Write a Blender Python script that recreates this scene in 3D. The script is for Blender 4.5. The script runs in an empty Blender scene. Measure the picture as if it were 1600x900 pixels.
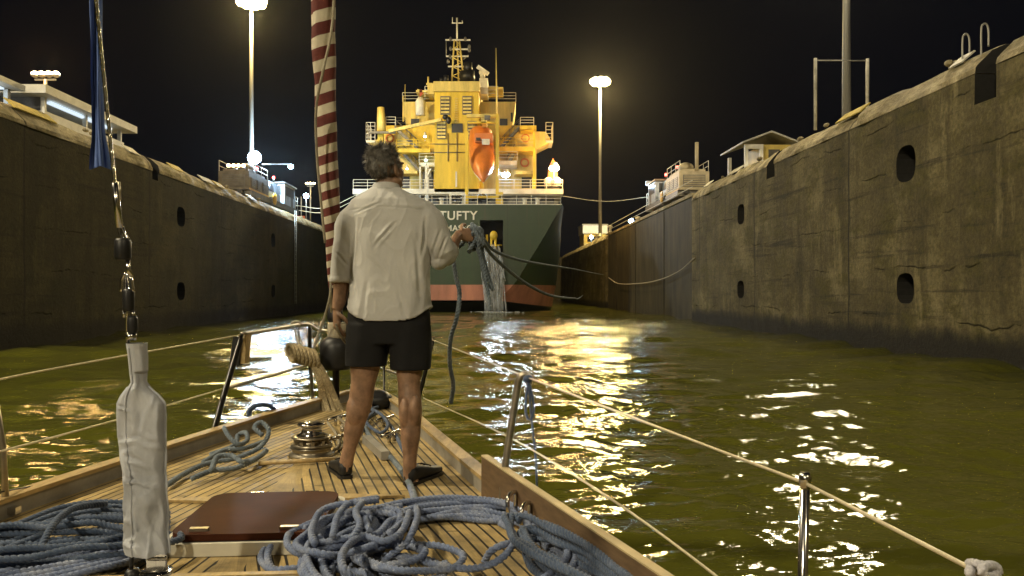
import bpy, bmesh, math, random
import numpy as np
from mathutils import Vector, Matrix, noise, Euler
R = math.radians
rng = random.Random(7)
scene = bpy.context.scene
col = scene.collection

# ------------------------------------------------------------------ camera
EYE = 2.2                                   # eye height above the water
cam_d = bpy.data.cameras.new('camera'); cam = bpy.data.objects.new('camera', cam_d); col.objects.link(cam)
cam.location = (0, 0, EYE); cam.rotation_euler = (R(90), 0, 0)
cam_d.sensor_width = 36; cam_d.lens = 27; cam_d.shift_y = 5/1600
cam_d.clip_start = .05; cam_d.clip_end = 3000
scene.camera = cam

# ------------------------------------------------------------------ night sky
world = bpy.data.worlds.new('World'); scene.world = world; world.use_nodes = True
wn = world.node_tree.nodes; wl = world.node_tree.links
sky = wn.new('ShaderNodeTexSky'); sky.sky_type = 'NISHITA'; sky.sun_disc = False
sky.sun_elevation = R(-6); sky.sun_rotation = R(200)
bg = wn['Background']; bg.inputs[1].default_value = .05
glow = wn.new('ShaderNodeBackground'); glow.inputs[0].default_value = (.62, .66, 1, 1); glow.inputs[1].default_value = .0042
addw = wn.new('ShaderNodeAddShader')
wl.new(sky.outputs[0], bg.inputs[0]); wl.new(bg.outputs[0], addw.inputs[0]); wl.new(glow.outputs[0], addw.inputs[1])
wl.new(addw.outputs[0], wn['World Output'].inputs[0])
scene.view_settings.view_transform = 'Standard'; scene.view_settings.look = 'None'
scene.view_settings.exposure = 0; scene.view_settings.gamma = 1
scene.render.engine = 'CYCLES'
scene.cycles.use_denoising = True; scene.cycles.denoising_prefilter = 'ACCURATE'
scene.cycles.denoising_input_passes = 'RGB_ALBEDO_NORMAL'; scene.cycles.denoising_quality = 'HIGH'
scene.cycles.max_bounces = 5; scene.cycles.diffuse_bounces = 2; scene.cycles.glossy_bounces = 3
scene.cycles.transmission_bounces = 3; scene.cycles.transparent_max_bounces = 6
scene.cycles.caustics_reflective = False; scene.cycles.caustics_refractive = False
scene.cycles.sample_clamp_indirect = 4; scene.cycles.sample_clamp_direct = 250
POWER = 1.0                                 # one dial for all the lamps
SODIUM = (1, .74, .29); SOFT = (1, .86, .59); WARM = (1, .58, .2); COOL = (.5, .75, 1)

# ------------------------------------------------------------------ coordinates
TH = R(1.67); CT, ST = math.cos(TH), math.sin(TH)
LATR, LATL, TOP = 14.85, -18.65, 9.85
def W(lat, d, z): return Vector((lat*CT - d*ST, lat*ST + d*CT, z))          # lock axes -> world
def P(px, py, d): return Vector(((px-800)/1200*d, d, EYE+(455-py)/1200*d))   # measured sight line at depth d
def G(px, py, z=1.2):                                                        # measured sight line meets level z
    d = (EYE-z)*1200/(py-455); return P(px, py, d)

# ------------------------------------------------------------------ mesh helpers
ORIG = {}
def catmull(pts, step):
    pts = [Vector(p) for p in pts]
    if len(pts) < 3: 
        n = max(1, int((pts[1]-pts[0]).length/step)); return [pts[0].lerp(pts[1], i/n) for i in range(n+1)]
    q = [pts[0]*2-pts[1]] + pts + [pts[-1]*2-pts[-2]]
    out = []
    for i in range(1, len(q)-2):
        a, b, c, d = q[i-1:i+3]
        n = max(2, int((c-b).length/step))
        for k in range(n):
            t = k/n
            out.append(.5*((2*b)+(c-a)*t+(2*a-5*b+4*c-d)*t*t+(3*b-a-3*c+d)*t**3))
    out.append(pts[-1]); return out
def interp(x, xs, ys): return float(np.interp(x, xs, ys))
def frames(pts):
    n = len(pts); T = []
    for i in range(n):
        t = pts[min(i+1, n-1)]-pts[max(i-1, 0)]
        T.append(t.normalized() if t.length > 1e-9 else Vector((0, 0, 1)))
    u = T[0].orthogonal().normalized(); U = [u]
    for i in range(1, n):
        u = U[-1]-T[i]*U[-1].dot(T[i])
        U.append(u.normalized() if u.length > 1e-6 else T[i].orthogonal().normalized())
    return T, U
class MB:
    def __init__(s): s.v = []; s.f = []; s.sm = []; s.at = []
    def add(s, v, f, sm=False, at=None):
        s.at += at if at else [0.0]*len(v)
        o = len(s.v); s.v += [tuple(x) for x in v]; s.f += [tuple(i+o for i in q) for q in f]; s.sm += [sm]*len(f); return s
    def hexa(s, c):    # 8 corners: bottom ring 0-3, top ring 4-7
        return s.add(c, [(3,2,1,0),(4,5,6,7),(0,1,5,4),(1,2,6,5),(2,3,7,6),(3,0,4,7)])
    def box(s, p0, p1):
        x0,y0,z0 = p0; x1,y1,z1 = p1
        return s.hexa([(x0,y0,z0),(x1,y0,z0),(x1,y1,z0),(x0,y1,z0),(x0,y0,z1),(x1,y0,z1),(x1,y1,z1),(x0,y1,z1)])
    def cbox(s, c, sz, rot=None):
        h = [Vector((a*sz[0]/2, b*sz[1]/2, e*sz[2]/2)) for e in (-1,1) for a,b in ((-1,-1),(1,-1),(1,1),(-1,1))]
        m = rot.to_matrix() if isinstance(rot, Euler) else (rot if rot else Matrix.Identity(3))
        return s.hexa([Vector(c)+m@p for p in h])
    def lbox(s, a0, a1, d0, d1, z0, z1):   # box along the lock
        return s.hexa([W(a,d,z) for z in (z0,z1) for a,d in ((a0,d0),(a1,d0),(a1,d1),(a0,d1))])
    def beam(s, p0, p1, w, h, up=(0,0,1)):
        p0, p1 = Vector(p0), Vector(p1); t = (p1-p0).normalized(); up = Vector(up)
        x = t.cross(up); x = x.normalized() if x.length > 1e-5 else t.orthogonal().normalized()
        y = x.cross(t).normalized()
        c = [p+x*a*w/2+y*b*h/2 for p in (p0,p1) for a,b in ((-1,-1),(1,-1),(1,1),(-1,1))]
        return s.hexa(c)
    def tube(s, pts, r, n=8, caps=True, closed=False, sm=True):
        pts = [Vector(p) for p in pts]
        if closed: pts = pts+[pts[0]]
        T, U = frames(pts); v = []; f = []; m = len(pts)
        for i, p in enumerate(pts):
            ri = r(i/(m-1)) if callable(r) else (r[i] if isinstance(r, (list, tuple)) else r)
            b = T[i].cross(U[i])
            v += [p+(U[i]*math.cos(2*math.pi*k/n)+b*math.sin(2*math.pi*k/n))*ri for k in range(n)]
        for i in range(m-1):
            for k in range(n):
                a = i*n+k; b2 = i*n+(k+1)%n; f.append((a, b2, b2+n, a+n))
        if caps and not closed: f += [tuple(range(n-1, -1, -1)), tuple(range((m-1)*n, m*n))]
        return s.add(v, f, sm)
    def rope(s, pts, r, pitch=None, n=15):   # three-strand laid rope
        pitch = pitch or r*4.6
        pts = catmull(pts, r*.45); T, U = frames(pts); v = []; at = []; f = []; L = 0; m = len(pts)
        for i, p in enumerate(pts):
            if i: L += (p-pts[i-1]).length
            b = T[i].cross(U[i]); ph = 2*math.pi*L/pitch
            for k in range(n):
                a = 2*math.pi*k/n
                rr = r*(.54+.5*abs(math.cos(1.5*a))**.6)
                v.append(p+(U[i]*math.cos(a+ph)+b*math.sin(a+ph))*rr); at.append(1.0 if abs(a-2*math.pi*(a > math.pi)) < 1.06 else .0)
        for i in range(m-1):
            for k in range(n):
                a = i*n+k; b2 = i*n+(k+1)%n; f.append((a, b2, b2+n, a+n))
        f += [tuple(range(n-1, -1, -1)), tuple(range((m-1)*n, m*n))]
        return s.add(v, f, True)
    def loft(s, rings, caps=True, sm=True):
        n = len(rings[0]); v = [p for r_ in rings for p in r_]; f = []; m = len(rings)
        for i in range(m-1):
            for k in range(n):
                a = i*n+k; b = i*n+(k+1)%n; f.append((a, b, b+n, a+n))
        if caps: f += [tuple(range(n-1, -1, -1)), tuple(range((m-1)*n, m*n))]
        return s.add(v, f, sm)
    def ell(s, c, r, rot=None, nu=16, nv=10):
        c = Vector(c); m = rot if rot else Matrix.Identity(3)
        v = [c+m@Vector((0,0,-r[2]))]; f = []
        for j in range(1, nv):
            t = -math.pi/2+math.pi*j/nv
            for i in range(nu):
                a = 2*math.pi*i/nu
                v.append(c+m@Vector((r[0]*math.cos(t)*math.cos(a), r[1]*math.cos(t)*math.sin(a), r[2]*math.sin(t))))
        v.append(c+m@Vector((0,0,r[2]))); e = len(v)-1
        for i in range(nu): f.append((0, 1+(i+1)%nu, 1+i))
        for j in range(nv-2):
            for i in range(nu):
                a = 1+j*nu+i; b = 1+j*nu+(i+1)%nu; f.append((a, b, b+nu, a+nu))
        for i in range(nu): f.append((e, e-nu+i, e-nu+(i+1)%nu))
        return s.add(v, f, True)
    def lathe(s, prof, c=(0,0,0), rot=None, n=20, sm=True):
        c = Vector(c); m = rot if rot else Matrix.Identity(3)
        rings = [[c+m@Vector((r*math.cos(2*math.pi*k/n), r*math.sin(2*math.pi*k/n), z)) for k in range(n)] for r, z in prof]
        return s.loft(rings, True, sm)
    def prism(s, poly, ext):
        ext = Vector(ext); n = len(poly); a = [Vector(p) for p in poly]; b = [p+ext for p in a]
        return s.add(a+b, [tuple(range(n-1,-1,-1)), tuple(range(n, 2*n))]+[(i,(i+1)%n,(i+1)%n+n,i+n) for i in range(n)])
    def mesh(s, name, o=Vector((0,0,0))):
        me = bpy.data.meshes.new(name)
        me.from_pydata([(x-o[0], y-o[1], z-o[2]) for x,y,z in s.v], [], s.f)
        me.polygons.foreach_set('use_smooth', s.sm); me.update(); return me
    def build(s, name, mat, parent=None, fix=True):
        o = Vector((0,0,0)); q = parent
        while q is not None:
            if q.name in ORIG: o = ORIG[q.name]
            q = q.parent
        me = s.mesh(name, o)
        if fix:
            bm = bmesh.new(); bm.from_mesh(me); bmesh.ops.recalc_face_normals(bm, faces=bm.faces); bm.to_mesh(me); bm.free()
        if any(s.at): me.attributes.new('strand', 'FLOAT', 'POINT').data.foreach_set('value', np.array(s.at, np.float32))
        ob = bpy.data.objects.new(name, me); col.objects.link(ob)
        if mat: me.materials.append(mat)
        if parent: ob.parent = parent
        return ob
def tag(o, label=None, cat=None, group=None, kind=None):
    if label: o['label'] = label
    if cat: o['category'] = cat
    if group: o['group'] = group
    if kind: o['kind'] = kind
    return o
def thing(name, label, cat, loc=(0,0,0), group=None):
    o = bpy.data.objects.new(name, None); col.objects.link(o); o.location = loc; o.empty_display_size = .2
    ORIG[o.name] = Vector(loc); tag(o, label, cat, group); return o
def copy_tree(o, parent=None):
    c = o.copy(); col.objects.link(c)
    if parent: c.parent = parent
    for ch in list(o.children): copy_tree(ch, c)
    return c
def evaluated(ob):
    dg = bpy.context.evaluated_depsgraph_get(); dg.update()
    return bpy.data.meshes.new_from_object(ob.evaluated_get(dg))
def bake(ob):
    me = evaluated(ob); ob.modifiers.clear(); ob.data = me; return ob
def remesh(ob, voxel, smooth=4, fac=.5):
    m = ob.modifiers.new('r', 'REMESH'); m.mode = 'VOXEL'; m.voxel_size = voxel; m.use_smooth_shade = True
    q = ob.modifiers.new('s', 'SMOOTH'); q.iterations = smooth; q.factor = fac
    mats = list(ob.data.materials); bake(ob)
    if not ob.data.materials:
        for k in mats: ob.data.materials.append(k)
    for p in ob.data.polygons: p.use_smooth = True
    return ob

# ------------------------------------------------------------------ materials
def new_mat(name):
    m = bpy.data.materials.new(name); m.use_nodes = True
    return m, m.node_tree.nodes, m.node_tree.links, m.node_tree.nodes['Principled BSDF']
def mix_col(n, l, fac, a, b, mode='MIX'):
    x = n.new('ShaderNodeMix'); x.data_type = 'RGBA'; x.blend_type = mode
    for s, v in ((0, fac), (6, a), (7, b)):
        if hasattr(v, 'is_linked') or hasattr(v, 'links'): l.new(v, x.inputs[s])
        else: x.inputs[s].default_value = v if s == 0 else (*v, 1)
    return x.outputs[2]
def noise_tex(n, l, vec, scale, detail=6, rough=.6, stretch=None):
    t = n.new('ShaderNodeTexNoise'); t.inputs['Scale'].default_value = scale; t.inputs['Detail'].default_value = detail; t.inputs['Roughness'].default_value = rough
    if stretch:
        mp = n.new('ShaderNodeMapping'); mp.inputs['Scale'].default_value = stretch; l.new(vec, mp.inputs[0]); l.new(mp.outputs[0], t.inputs[0])
    else: l.new(vec, t.inputs[0])
    return t.outputs[0]
def ramp(n, l, x, stops):
    r_ = n.new('ShaderNodeValToRGB'); e = r_.color_ramp.elements
    while len(e) < len(stops): e.new(.5)
    for k, (p, c) in enumerate(stops): e[k].position = p; e[k].color = (*c, 1) if len(c) == 3 else c
    l.new(x, r_.inputs[0]); return r_.outputs[0]
def objco(n): return n.new('ShaderNodeTexCoord').outputs['Object']
def bump(n, l, b, h, strength, dist):
    x = n.new('ShaderNodeBump'); x.inputs['Strength'].default_value = strength; x.inputs['Distance'].default_value = dist
    l.new(h, x.inputs['Height']); l.new(x.outputs[0], b.inputs['Normal']); return x
def plain(name, c, rough=.5, metal=0, var=.35, scale=6, bmp=0, bdist=.01, stretch=None):
    m, n, l, b = new_mat(name)
    co = objco(n); t = noise_tex(n, l, co, scale, 6, .6, stretch)
    d = tuple(x*(1-var) for x in c); e = tuple(min(1, x*(1+var*.5)) for x in c)
    l.new(ramp(n, l, t, [(.3, d), (.7, e)]), b.inputs['Base Color'])
    b.inputs['Roughness'].default_value = rough; b.inputs['Metallic'].default_value = metal
    if bmp: bump(n, l, b, t, bmp, bdist)
    return m
def emit(name, c, s):
    m, n, l, b = new_mat(name); b.inputs['Base Color'].default_value = (*c, 1)
    b.inputs['Emission Color'].default_value = (*c, 1); b.inputs['Emission Strength'].default_value = s; m.cycles.emission_sampling = 'NONE'; return m

def concrete(name, lo, mid, hi, moss):
    m, n, l, b = new_mat(name); co = objco(n)
    big = noise_tex(n, l, co, .3, 9, .7, (1,1,1.5))
    base = ramp(n, l, big, [(.28, lo), (.5, mid), (.72, hi)])
    streak = noise_tex(n, l, co, 1.0, 7, .65, (1.2, 1.2, .09))
    sm = ramp(n, l, streak, [(.3, (.35,.35,.35)), (.55, (1,1,1))])
    base = mix_col(n, l, sm, tuple(x*.55 for x in lo), base)
    pat = noise_tex(n, l, co, .55, 9, .7, (1, 1, 1.8))
    pm = ramp(n, l, pat, [(.5, (0,0,0)), (.64, (1,1,1))])
    base = mix_col(n, l, pm, base, moss)
    # pour lines and cracks
    sep = n.new('ShaderNodeSeparateXYZ'); l.new(co, sep.inputs[0])
    wob = n.new('ShaderNodeMath'); wob.operation = 'MULTIPLY_ADD'; l.new(noise_tex(n, l, co, .35, 4), wob.inputs[0]); wob.inputs[1].default_value = 1.1; l.new(sep.outputs[2], wob.inputs[2])
    md = n.new('ShaderNodeMath'); md.operation = 'FRACT'; sc = n.new('ShaderNodeMath'); sc.operation = 'MULTIPLY'; sc.inputs[1].default_value = .56
    l.new(wob.outputs[0], sc.inputs[0]); l.new(sc.outputs[0], md.inputs[0])
    line = ramp(n, l, md.outputs[0], [(0, (1,1,1)), (.035, (0,0,0)), (.97, (0,0,0))])
    gate = ramp(n, l, noise_tex(n, l, co, .5, 5), [(.5, (0,0,0)), (.6, (1,1,1))])
    lm = mix_col(n, l, 1.0, line, gate, 'MULTIPLY')
    base = mix_col(n, l, lm, base, tuple(x*.7 for x in lo))
    jt = n.new('ShaderNodeMath'); jt.operation = 'MULTIPLY'; jt.inputs[1].default_value = 1/11.3; l.new(sep.outputs[1], jt.inputs[0])
    jf = n.new('ShaderNodeMath'); jf.operation = 'FRACT'; l.new(jt.outputs[0], jf.inputs[0])
    jl = ramp(n, l, jf.outputs[0], [(0, (1,1,1)), (.006, (1,1,1)), (.012, (0,0,0)), (1, (0,0,0))])
    base = mix_col(n, l, jl, base, tuple(x*.3 for x in lo))
    rub = noise_tex(n, l, co, 1.0, 6, .7, (1, .12, 2.6))
    base = mix_col(n, l, ramp(n, l, rub, [(.56, (0,0,0)), (.68, (.85,.85,.85))]), base, tuple(x*.6 for x in lo))
    eff = noise_tex(n, l, co, 1.0, 7, .72, (.8, .8, .16))
    base = mix_col(n, l, ramp(n, l, eff, [(.6, (0,0,0)), (.74, (.7,.7,.7))]), base, tuple(min(1, x*1.25) for x in hi))
    wz = n.new('ShaderNodeMath'); wz.operation = 'MULTIPLY_ADD'; l.new(noise_tex(n, l, co, 1.1, 6, .7, (1,1,.4)), wz.inputs[0]); wz.inputs[1].default_value = -1.1; l.new(sep.outputs[2], wz.inputs[2])
    wet = ramp(n, l, wz.outputs[0], [(.0, (1,1,1)), (.22, (.75,.75,.75)), (.5, (0,0,0))])   # slime above the water line
    base = mix_col(n, l, wet, base, tuple(x*.3 for x in lo))
    fine = noise_tex(n, l, co, 7, 8, .75)
    fm = ramp(n, l, fine, [(.3, (.45,.45,.45)), (.7, (1.3,1.3,1.3))])
    base = mix_col(n, l, 1.0, base, fm, 'MULTIPLY')
    l.new(base, b.inputs['Base Color']); b.inputs['Roughness'].default_value = .85
    h = mix_col(n, l, .5, pat, fine)
    h = mix_col(n, l, lm, h, (0,0,0))
    bump(n, l, b, h, .9, .12); return m
M = {}
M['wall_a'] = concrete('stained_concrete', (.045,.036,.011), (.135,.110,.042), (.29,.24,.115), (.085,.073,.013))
M['wall_shaded'] = concrete('shaded_stained_concrete', (.014,.012,.004), (.033,.028,.009), (.06,.05,.018), (.019,.019,.004))  # darker copy of the stained concrete; the dim wall's shade is in the colour
M['coping'] = concrete('lit_worn_coping', (.13,.105,.05), (.42,.35,.2), (.66,.57,.36), (.17,.14,.05))  # worn concrete, made paler to carry the lamplight on the sloped edge
M['pave'] = plain('dark_paving', (.09,.085,.07), .9, 0, .4, .8, .3, .05)
M['gate_and_shade'] = plain('gate_steel_and_shade', (.048,.040,.019), .8, 0, .7, 1.1, .4, .03, (1,1,.25))  # gate steel; on the recess leaf its dark tone stands for wall shade
M['niche'] = plain('niche_shade_black', (.012,.011,.009), .9)  # recess shade put into the black, along with dark algae
M['yellow_mark'] = plain('worn_yellow_paint', (.55,.42,.08), .7, 0, .5, 3)
M['white_mark'] = plain('worn_white_paint', (.55,.52,.42), .7, 0, .4, 3)
M['galv'] = plain('galvanised_pole', (.34,.33,.29), .5, .3, .25, 2, 0, 0, (1,1,.1))
M['white_paint'] = plain('white_paint', (.72,.7,.62), .5, 0, .2, 1.5)
M['cream'] = plain('ship_cream_paint', (.72,.55,.15), .5, 0, .45, .9, .1, .03, (1,1,.2))
M['buff'] = plain('ship_buff_paint', (.76,.52,.04), .5, 0, .4, .8, .1, .03, (1,1,.2))
M['shipwhite'] = plain('ship_white_paint', (.74,.7,.58), .5, 0, .25, 1.2)
M['dark'] = plain('dark_opening', (.012,.012,.012), .35, 0, .3, 2)
M['black'] = plain('black_rubber', (.012,.012,.013), .45, 0, .3, 20)
M['grey_steel'] = plain('grey_steel', (.16,.15,.13), .5, .4, .4, 2)
M['orange'] = plain('lifeboat_orange', (.68,.2,.03), .35, 0, .2, 1)
M['red_orange'] = plain('crane_orange', (.55,.16,.04), .5, 0, .2, 1)
M['loco_shaded'] = plain('locomotive_paint_shaded', (.15,.125,.08), .5, 0, .5, 2)  # shaded copy of the locomotive paint, the dimness put into the colour
M['loco'] = plain('locomotive_paint', (.5,.42,.26), .5, 0, .3, 1.5)
M['loco_blue'] = plain('locomotive_silver', (.5,.55,.6), .35, .5, .3, 1.5)
M['yellow'] = plain('yellow_enamel', (.7,.4,.03), .45)
M['steel'] = plain('polished_steel', (.62,.6,.56), .18, 1, .15, 12)
M['steel_dull'] = plain('weathered_steel', (.42,.37,.28), .35, .85, .3, 14)
M['darktube'] = plain('dark_tube', (.03,.028,.025), .3, .6, .3, 12)
M['wire'] = plain('lifeline_wire', (.62,.55,.38), .4, .3, .2, 30)
M['bulwark'] = plain('grey_bulwark_paint', (.3,.28,.24), .5, 0, .25, 9, .1, .004)
M['hull_white'] = plain('yacht_topsides', (.62,.6,.52), .3, 0, .1, 2)
M['skin'] = plain('tanned_skin', (.32,.19,.118), .5, 0, .4, 22, .1, .002)
M['skin'].node_tree.nodes['Principled BSDF'].inputs['Subsurface Weight'].default_value = .08
M['skin'].node_tree.nodes['Principled BSDF'].inputs['Subsurface Radius'].default_value = (.012,.005,.003)
M['shorts'] = plain('black_cloth', (.004,.004,.0045), .9, 0, .4, 20, .3, .003)
M['shoe'] = plain('black_shoe', (.01,.01,.011), .55, 0, .4, 40, .4, .002)
M['hair'] = plain('greying_hair', (.17,.155,.13), .5, 0, .8, 45)
M['bundle'] = plain('sun_bleached_cordage', (.42,.34,.2), .9, 0, .35, 40, .5, .004)
M['canvas'] = plain('white_canvas', (.5,.52,.57), .9, 0, .3, 9, .9, .012, (1,1,.5))
M['blue_cloth'] = plain('blue_cloth', (.12,.2,.52), .9, 0, .3, 8, .3, .01)
M['board'] = plain('brown_plank', (.15,.095,.05), .6, 0, .35, 5, .25, .003, (6,1,12))
M['board_edge'] = plain('pale_plank_edge', (.5,.4,.22), .6, 0, .25, 8)
M['teak_trim'] = plain('varnished_teak', (.45,.32,.14), .5, 0, .35, 9, .15, .003, (5,1,5))
M['hatch'] = plain('red_brown_acrylic', (.06,.019,.009), .6, 0, .5, 2.2, .2, .01)
M['red_paint'] = plain('boot_top_red', (.5,.2,.12), .6, 0, .35, .7, .2, .05, (1,1,.2))
M['letters'] = plain('lettering_white', (.78,.74,.6), .5, 0, .1, 3)
M['shrub'] = plain('foliage', (.05,.07,.025), .8)
M['hatch'].node_tree.nodes['Principled BSDF'].inputs['Specular IOR Level'].default_value = .06
def ship_green():
    m, n, l, b = new_mat('hull_green'); co = objco(n)
    t = noise_tex(n, l, co, .35, 7, .65, (1,1,.35)); s = noise_tex(n, l, co, 1.3, 7, .7, (1,1,.07))
    c = ramp(n, l, t, [(.3, (.013,.032,.010)), (.7, (.024,.052,.017))])
    c = mix_col(n, l, ramp(n, l, s, [(.52, (0,0,0)), (.72, (.75,.75,.75))]), c, (.06,.042,.02))
    sp = n.new('ShaderNodeSeparateXYZ'); l.new(co, sp.inputs[0]); lns = []
    for ax, per in ((2, 2.3), (0, 5.1)):
        dv = n.new('ShaderNodeMath'); dv.operation = 'DIVIDE'; dv.inputs[1].default_value = per; l.new(sp.outputs[ax], dv.inputs[0])
        fr = n.new('ShaderNodeMath'); fr.operation = 'FRACT'; l.new(dv.outputs[0], fr.inputs[0]); lns.append(ramp(n, l, fr.outputs[0], [(0, (.7,.7,.7)), (.025, (0,0,0)), (1, (0,0,0))]))
    c = mix_col(n, l, mix_col(n, l, 1.0, lns[0], lns[1], 'LIGHTEN'), c, (.008,.015,.006))
    l.new(c, b.inputs['Base Color']); b.inputs['Roughness'].default_value = .45
    bump(n, l, b, noise_tex(n, l, co, .7, 3), .25, .06); return m
M['green'] = ship_green()
def teak():
    m, n, l, b = new_mat('caulked_teak')
    a = n.new('ShaderNodeAttribute'); a.attribute_name = 'plank'
    sep = n.new('ShaderNodeSeparateXYZ'); l.new(a.outputs['Vector'], sep.inputs[0])   # x: distance from the covering board, y: run, z: king plank mask
    sc = n.new('ShaderNodeMath'); sc.operation = 'DIVIDE'; sc.inputs[1].default_value = .05; l.new(sep.outputs[0], sc.inputs[0])
    fl = n.new('ShaderNodeMath'); fl.operation = 'FLOOR'; l.new(sc.outputs[0], fl.inputs[0])
    fr = n.new('ShaderNodeMath'); fr.operation = 'FRACT'; l.new(sc.outputs[0], fr.inputs[0])
    caulk = ramp(n, l, fr.outputs[0], [(0, (1,1,1)), (.17, (1,1,1)), (.21, (0,0,0)), (1, (0,0,0))])
    # butt joints
    off = n.new('ShaderNodeMath'); off.operation = 'MULTIPLY_ADD'; l.new(fl.outputs[0], off.inputs[0]); off.inputs[1].default_value = .618; 
    run = n.new('ShaderNodeMath'); run.operation = 'DIVIDE'; run.inputs[1].default_value = 1.7; l.new(sep.outputs[1], run.inputs[0]); l.new(run.outputs[0], off.inputs[2])
    bf = n.new('ShaderNodeMath'); bf.operation = 'FRACT'; l.new(off.outputs[0], bf.inputs[0])
    butt = ramp(n, l, bf.outputs[0], [(0, (1,1,1)), (.003, (1,1,1)), (.005, (0,0,0))])
    caulk = mix_col(n, l, 1.0, caulk, butt, 'LIGHTEN')
    cell = n.new('ShaderNodeTexWhiteNoise'); cell.noise_dimensions = '2D'
    bfl = n.new('ShaderNodeMath'); bfl.operation = 'FLOOR'; l.new(off.outputs[0], bfl.inputs[0])
    cv = n.new('ShaderNodeCombineXYZ'); l.new(fl.outputs[0], cv.inputs[0]); l.new(bfl.outputs[0], cv.inputs[1]); l.new(cv.outputs[0], cell.inputs['Vector'])
    g = noise_tex(n, l, a.outputs['Vector'], 9, 8, .7, (14, 1, 1))
    w = ramp(n, l, g, [(.25, (.33,.235,.09)), (.75, (.64,.49,.225))])
    tint = ramp(n, l, cell.outputs[0], [(0, (.72,.7,.66)), (1, (1.1,1.06,1))])
    w = mix_col(n, l, 1.0, w, tint, 'MULTIPLY')
    dirt = noise_tex(n, l, objco(n), 3.2, 8, .72)
    w = mix_col(n, l, ramp(n, l, dirt, [(.44, (0,0,0)), (.66, (.8,.8,.8))]), w, (.15,.115,.06))
    kp = n.new('ShaderNodeMath'); kp.operation = 'LESS_THAN'; kp.inputs[1].default_value = .055; l.new(sep.outputs[2], kp.inputs[0])
    cm = mix_col(n, l, kp.outputs[0], caulk, (0,0,0))
    c = mix_col(n, l, cm, w, (.012,.010,.008))
    l.new(c, b.inputs['Base Color']); b.inputs['Roughness'].default_value = .62
    inv = n.new('ShaderNodeInvert'); l.new(cm, inv.inputs[1]); bump(n, l, b, inv.outputs[0], .6, .004); return m
M['teak'] = teak()
def rope_mat(name, a, c, d):
    m, n, l, b = new_mat(name); co = objco(n)
    t = noise_tex(n, l, co, 14, 5, .6); f = noise_tex(n, l, co, 160, 4, .7)
    x = ramp(n, l, t, [(.2, a), (.5, c), (.8, d)])
    x = mix_col(n, l, 1.0, x, ramp(n, l, f, [(.3, (.6,.6,.6)), (.7, (1.2,1.2,1.2))]), 'MULTIPLY')
    sa = n.new('ShaderNodeAttribute'); sa.attribute_name = 'strand'      # one pale strand in three, standing for lit crests between shaded grooves
    x = mix_col(n, l, 1.0, x, ramp(n, l, sa.outputs['Fac'], [(.2, (.72,.74,.8)), (.8, (1.7,1.6,1.45))]), 'MULTIPLY')
    l.new(x, b.inputs['Base Color']); b.inputs['Roughness'].default_value = .85; b.inputs['Sheen Weight'].default_value = .2
    bump(n, l, b, f, .5, .004); return m
M['rope_blue'] = rope_mat('blue_laid_rope', (.12,.165,.30), (.22,.275,.42), (.48,.50,.56))
M['rope_grey'] = rope_mat('grey_laid_rope', (.12,.16,.19), (.22,.27,.30), (.36,.40,.42))
M['rope_dark'] = rope_mat('dark_laid_rope', (.045,.075,.13), (.08,.12,.2), (.18,.22,.3))
M['rope_cream'] = rope_mat('cream_laid_rope', (.36,.29,.18), (.5,.42,.27), (.62,.55,.38))
M['rope_white'] = rope_mat('white_laid_rope', (.5,.52,.6), (.7,.66,.66), (.78,.74,.72))
def stripes():
    m, n, l, b = new_mat('striped_sailcloth'); a = n.new('ShaderNodeAttribute'); a.attribute_name = 'phase'
    fr = n.new('ShaderNodeMath'); fr.operation = 'FRACT'; l.new(a.outputs['Fac'], fr.inputs[0])
    mk = ramp(n, l, fr.outputs[0], [(0, (1,1,1)), (.51, (1,1,1)), (.53, (0,0,0)), (1, (0,0,0))])
    t = noise_tex(n, l, objco(n), 9, 5)
    cr = ramp(n, l, t, [(.3, (.6,.53,.4)), (.7, (.74,.67,.52))]); rd = ramp(n, l, t, [(.3, (.11,.02,.018)), (.7, (.17,.04,.03))])
    l.new(mix_col(n, l, mk, cr, rd), b.inputs['Base Color']); b.inputs['Roughness'].default_value = .8
    bump(n, l, b, noise_tex(n, l, objco(n), 14, 4, .6, (1,1,2.5)), .5, .01); return m
M['stripes'] = stripes()
def shirt_mat():
    m, n, l, b = new_mat('cream_cotton'); co = objco(n)
    t = noise_tex(n, l, co, 5, 6, .6); f = noise_tex(n, l, co, 300, 2, .5)
    c = ramp(n, l, t, [(.3, (.47,.465,.45)), (.7, (.57,.565,.545))])
    l.new(c, b.inputs['Base Color']); b.inputs['Roughness'].default_value = .9; b.inputs['Sheen Weight'].default_value = .15
    h = mix_col(n, l, .12, noise_tex(n, l, co, 11, 6, .62), f); bump(n, l, b, h, .5, .012); return m
M['shirt'] = shirt_mat()
def water_mat():
    m, n, l, b = new_mat('murky_lock_water'); co = objco(n)
    t = noise_tex(n, l, co, .08, 4, .5)
    l.new(ramp(n, l, t, [(.3, (.062,.064,.008)), (.7, (.088,.088,.013))]), b.inputs['Base Color'])
    b.inputs['Roughness'].default_value = .03; b.inputs['IOR'].default_value = 1.333
    h1 = noise_tex(n, l, co, 4.6, 2, .5, (.7, 1.4, 1)); h2 = noise_tex(n, l, co, 15, 3, .6, (.7, 1.4, 1))
    h = mix_col(n, l, .45, h1, h2); bp = bump(n, l, b, h, 1.0, .035)
    sep = n.new('ShaderNodeSeparateXYZ'); l.new(co, sep.inputs[0])             # choppier towards the ship's wash
    mr = n.new('ShaderNodeMapRange'); mr.inputs[1].default_value = 7; mr.inputs[2].default_value = 55; mr.inputs[3].default_value = .010; mr.inputs[4].default_value = .034
    l.new(sep.outputs[1], mr.inputs[0]); l.new(mr.outputs[0], bp.inputs['Distance']); return m
M['water'] = water_mat()
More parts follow.
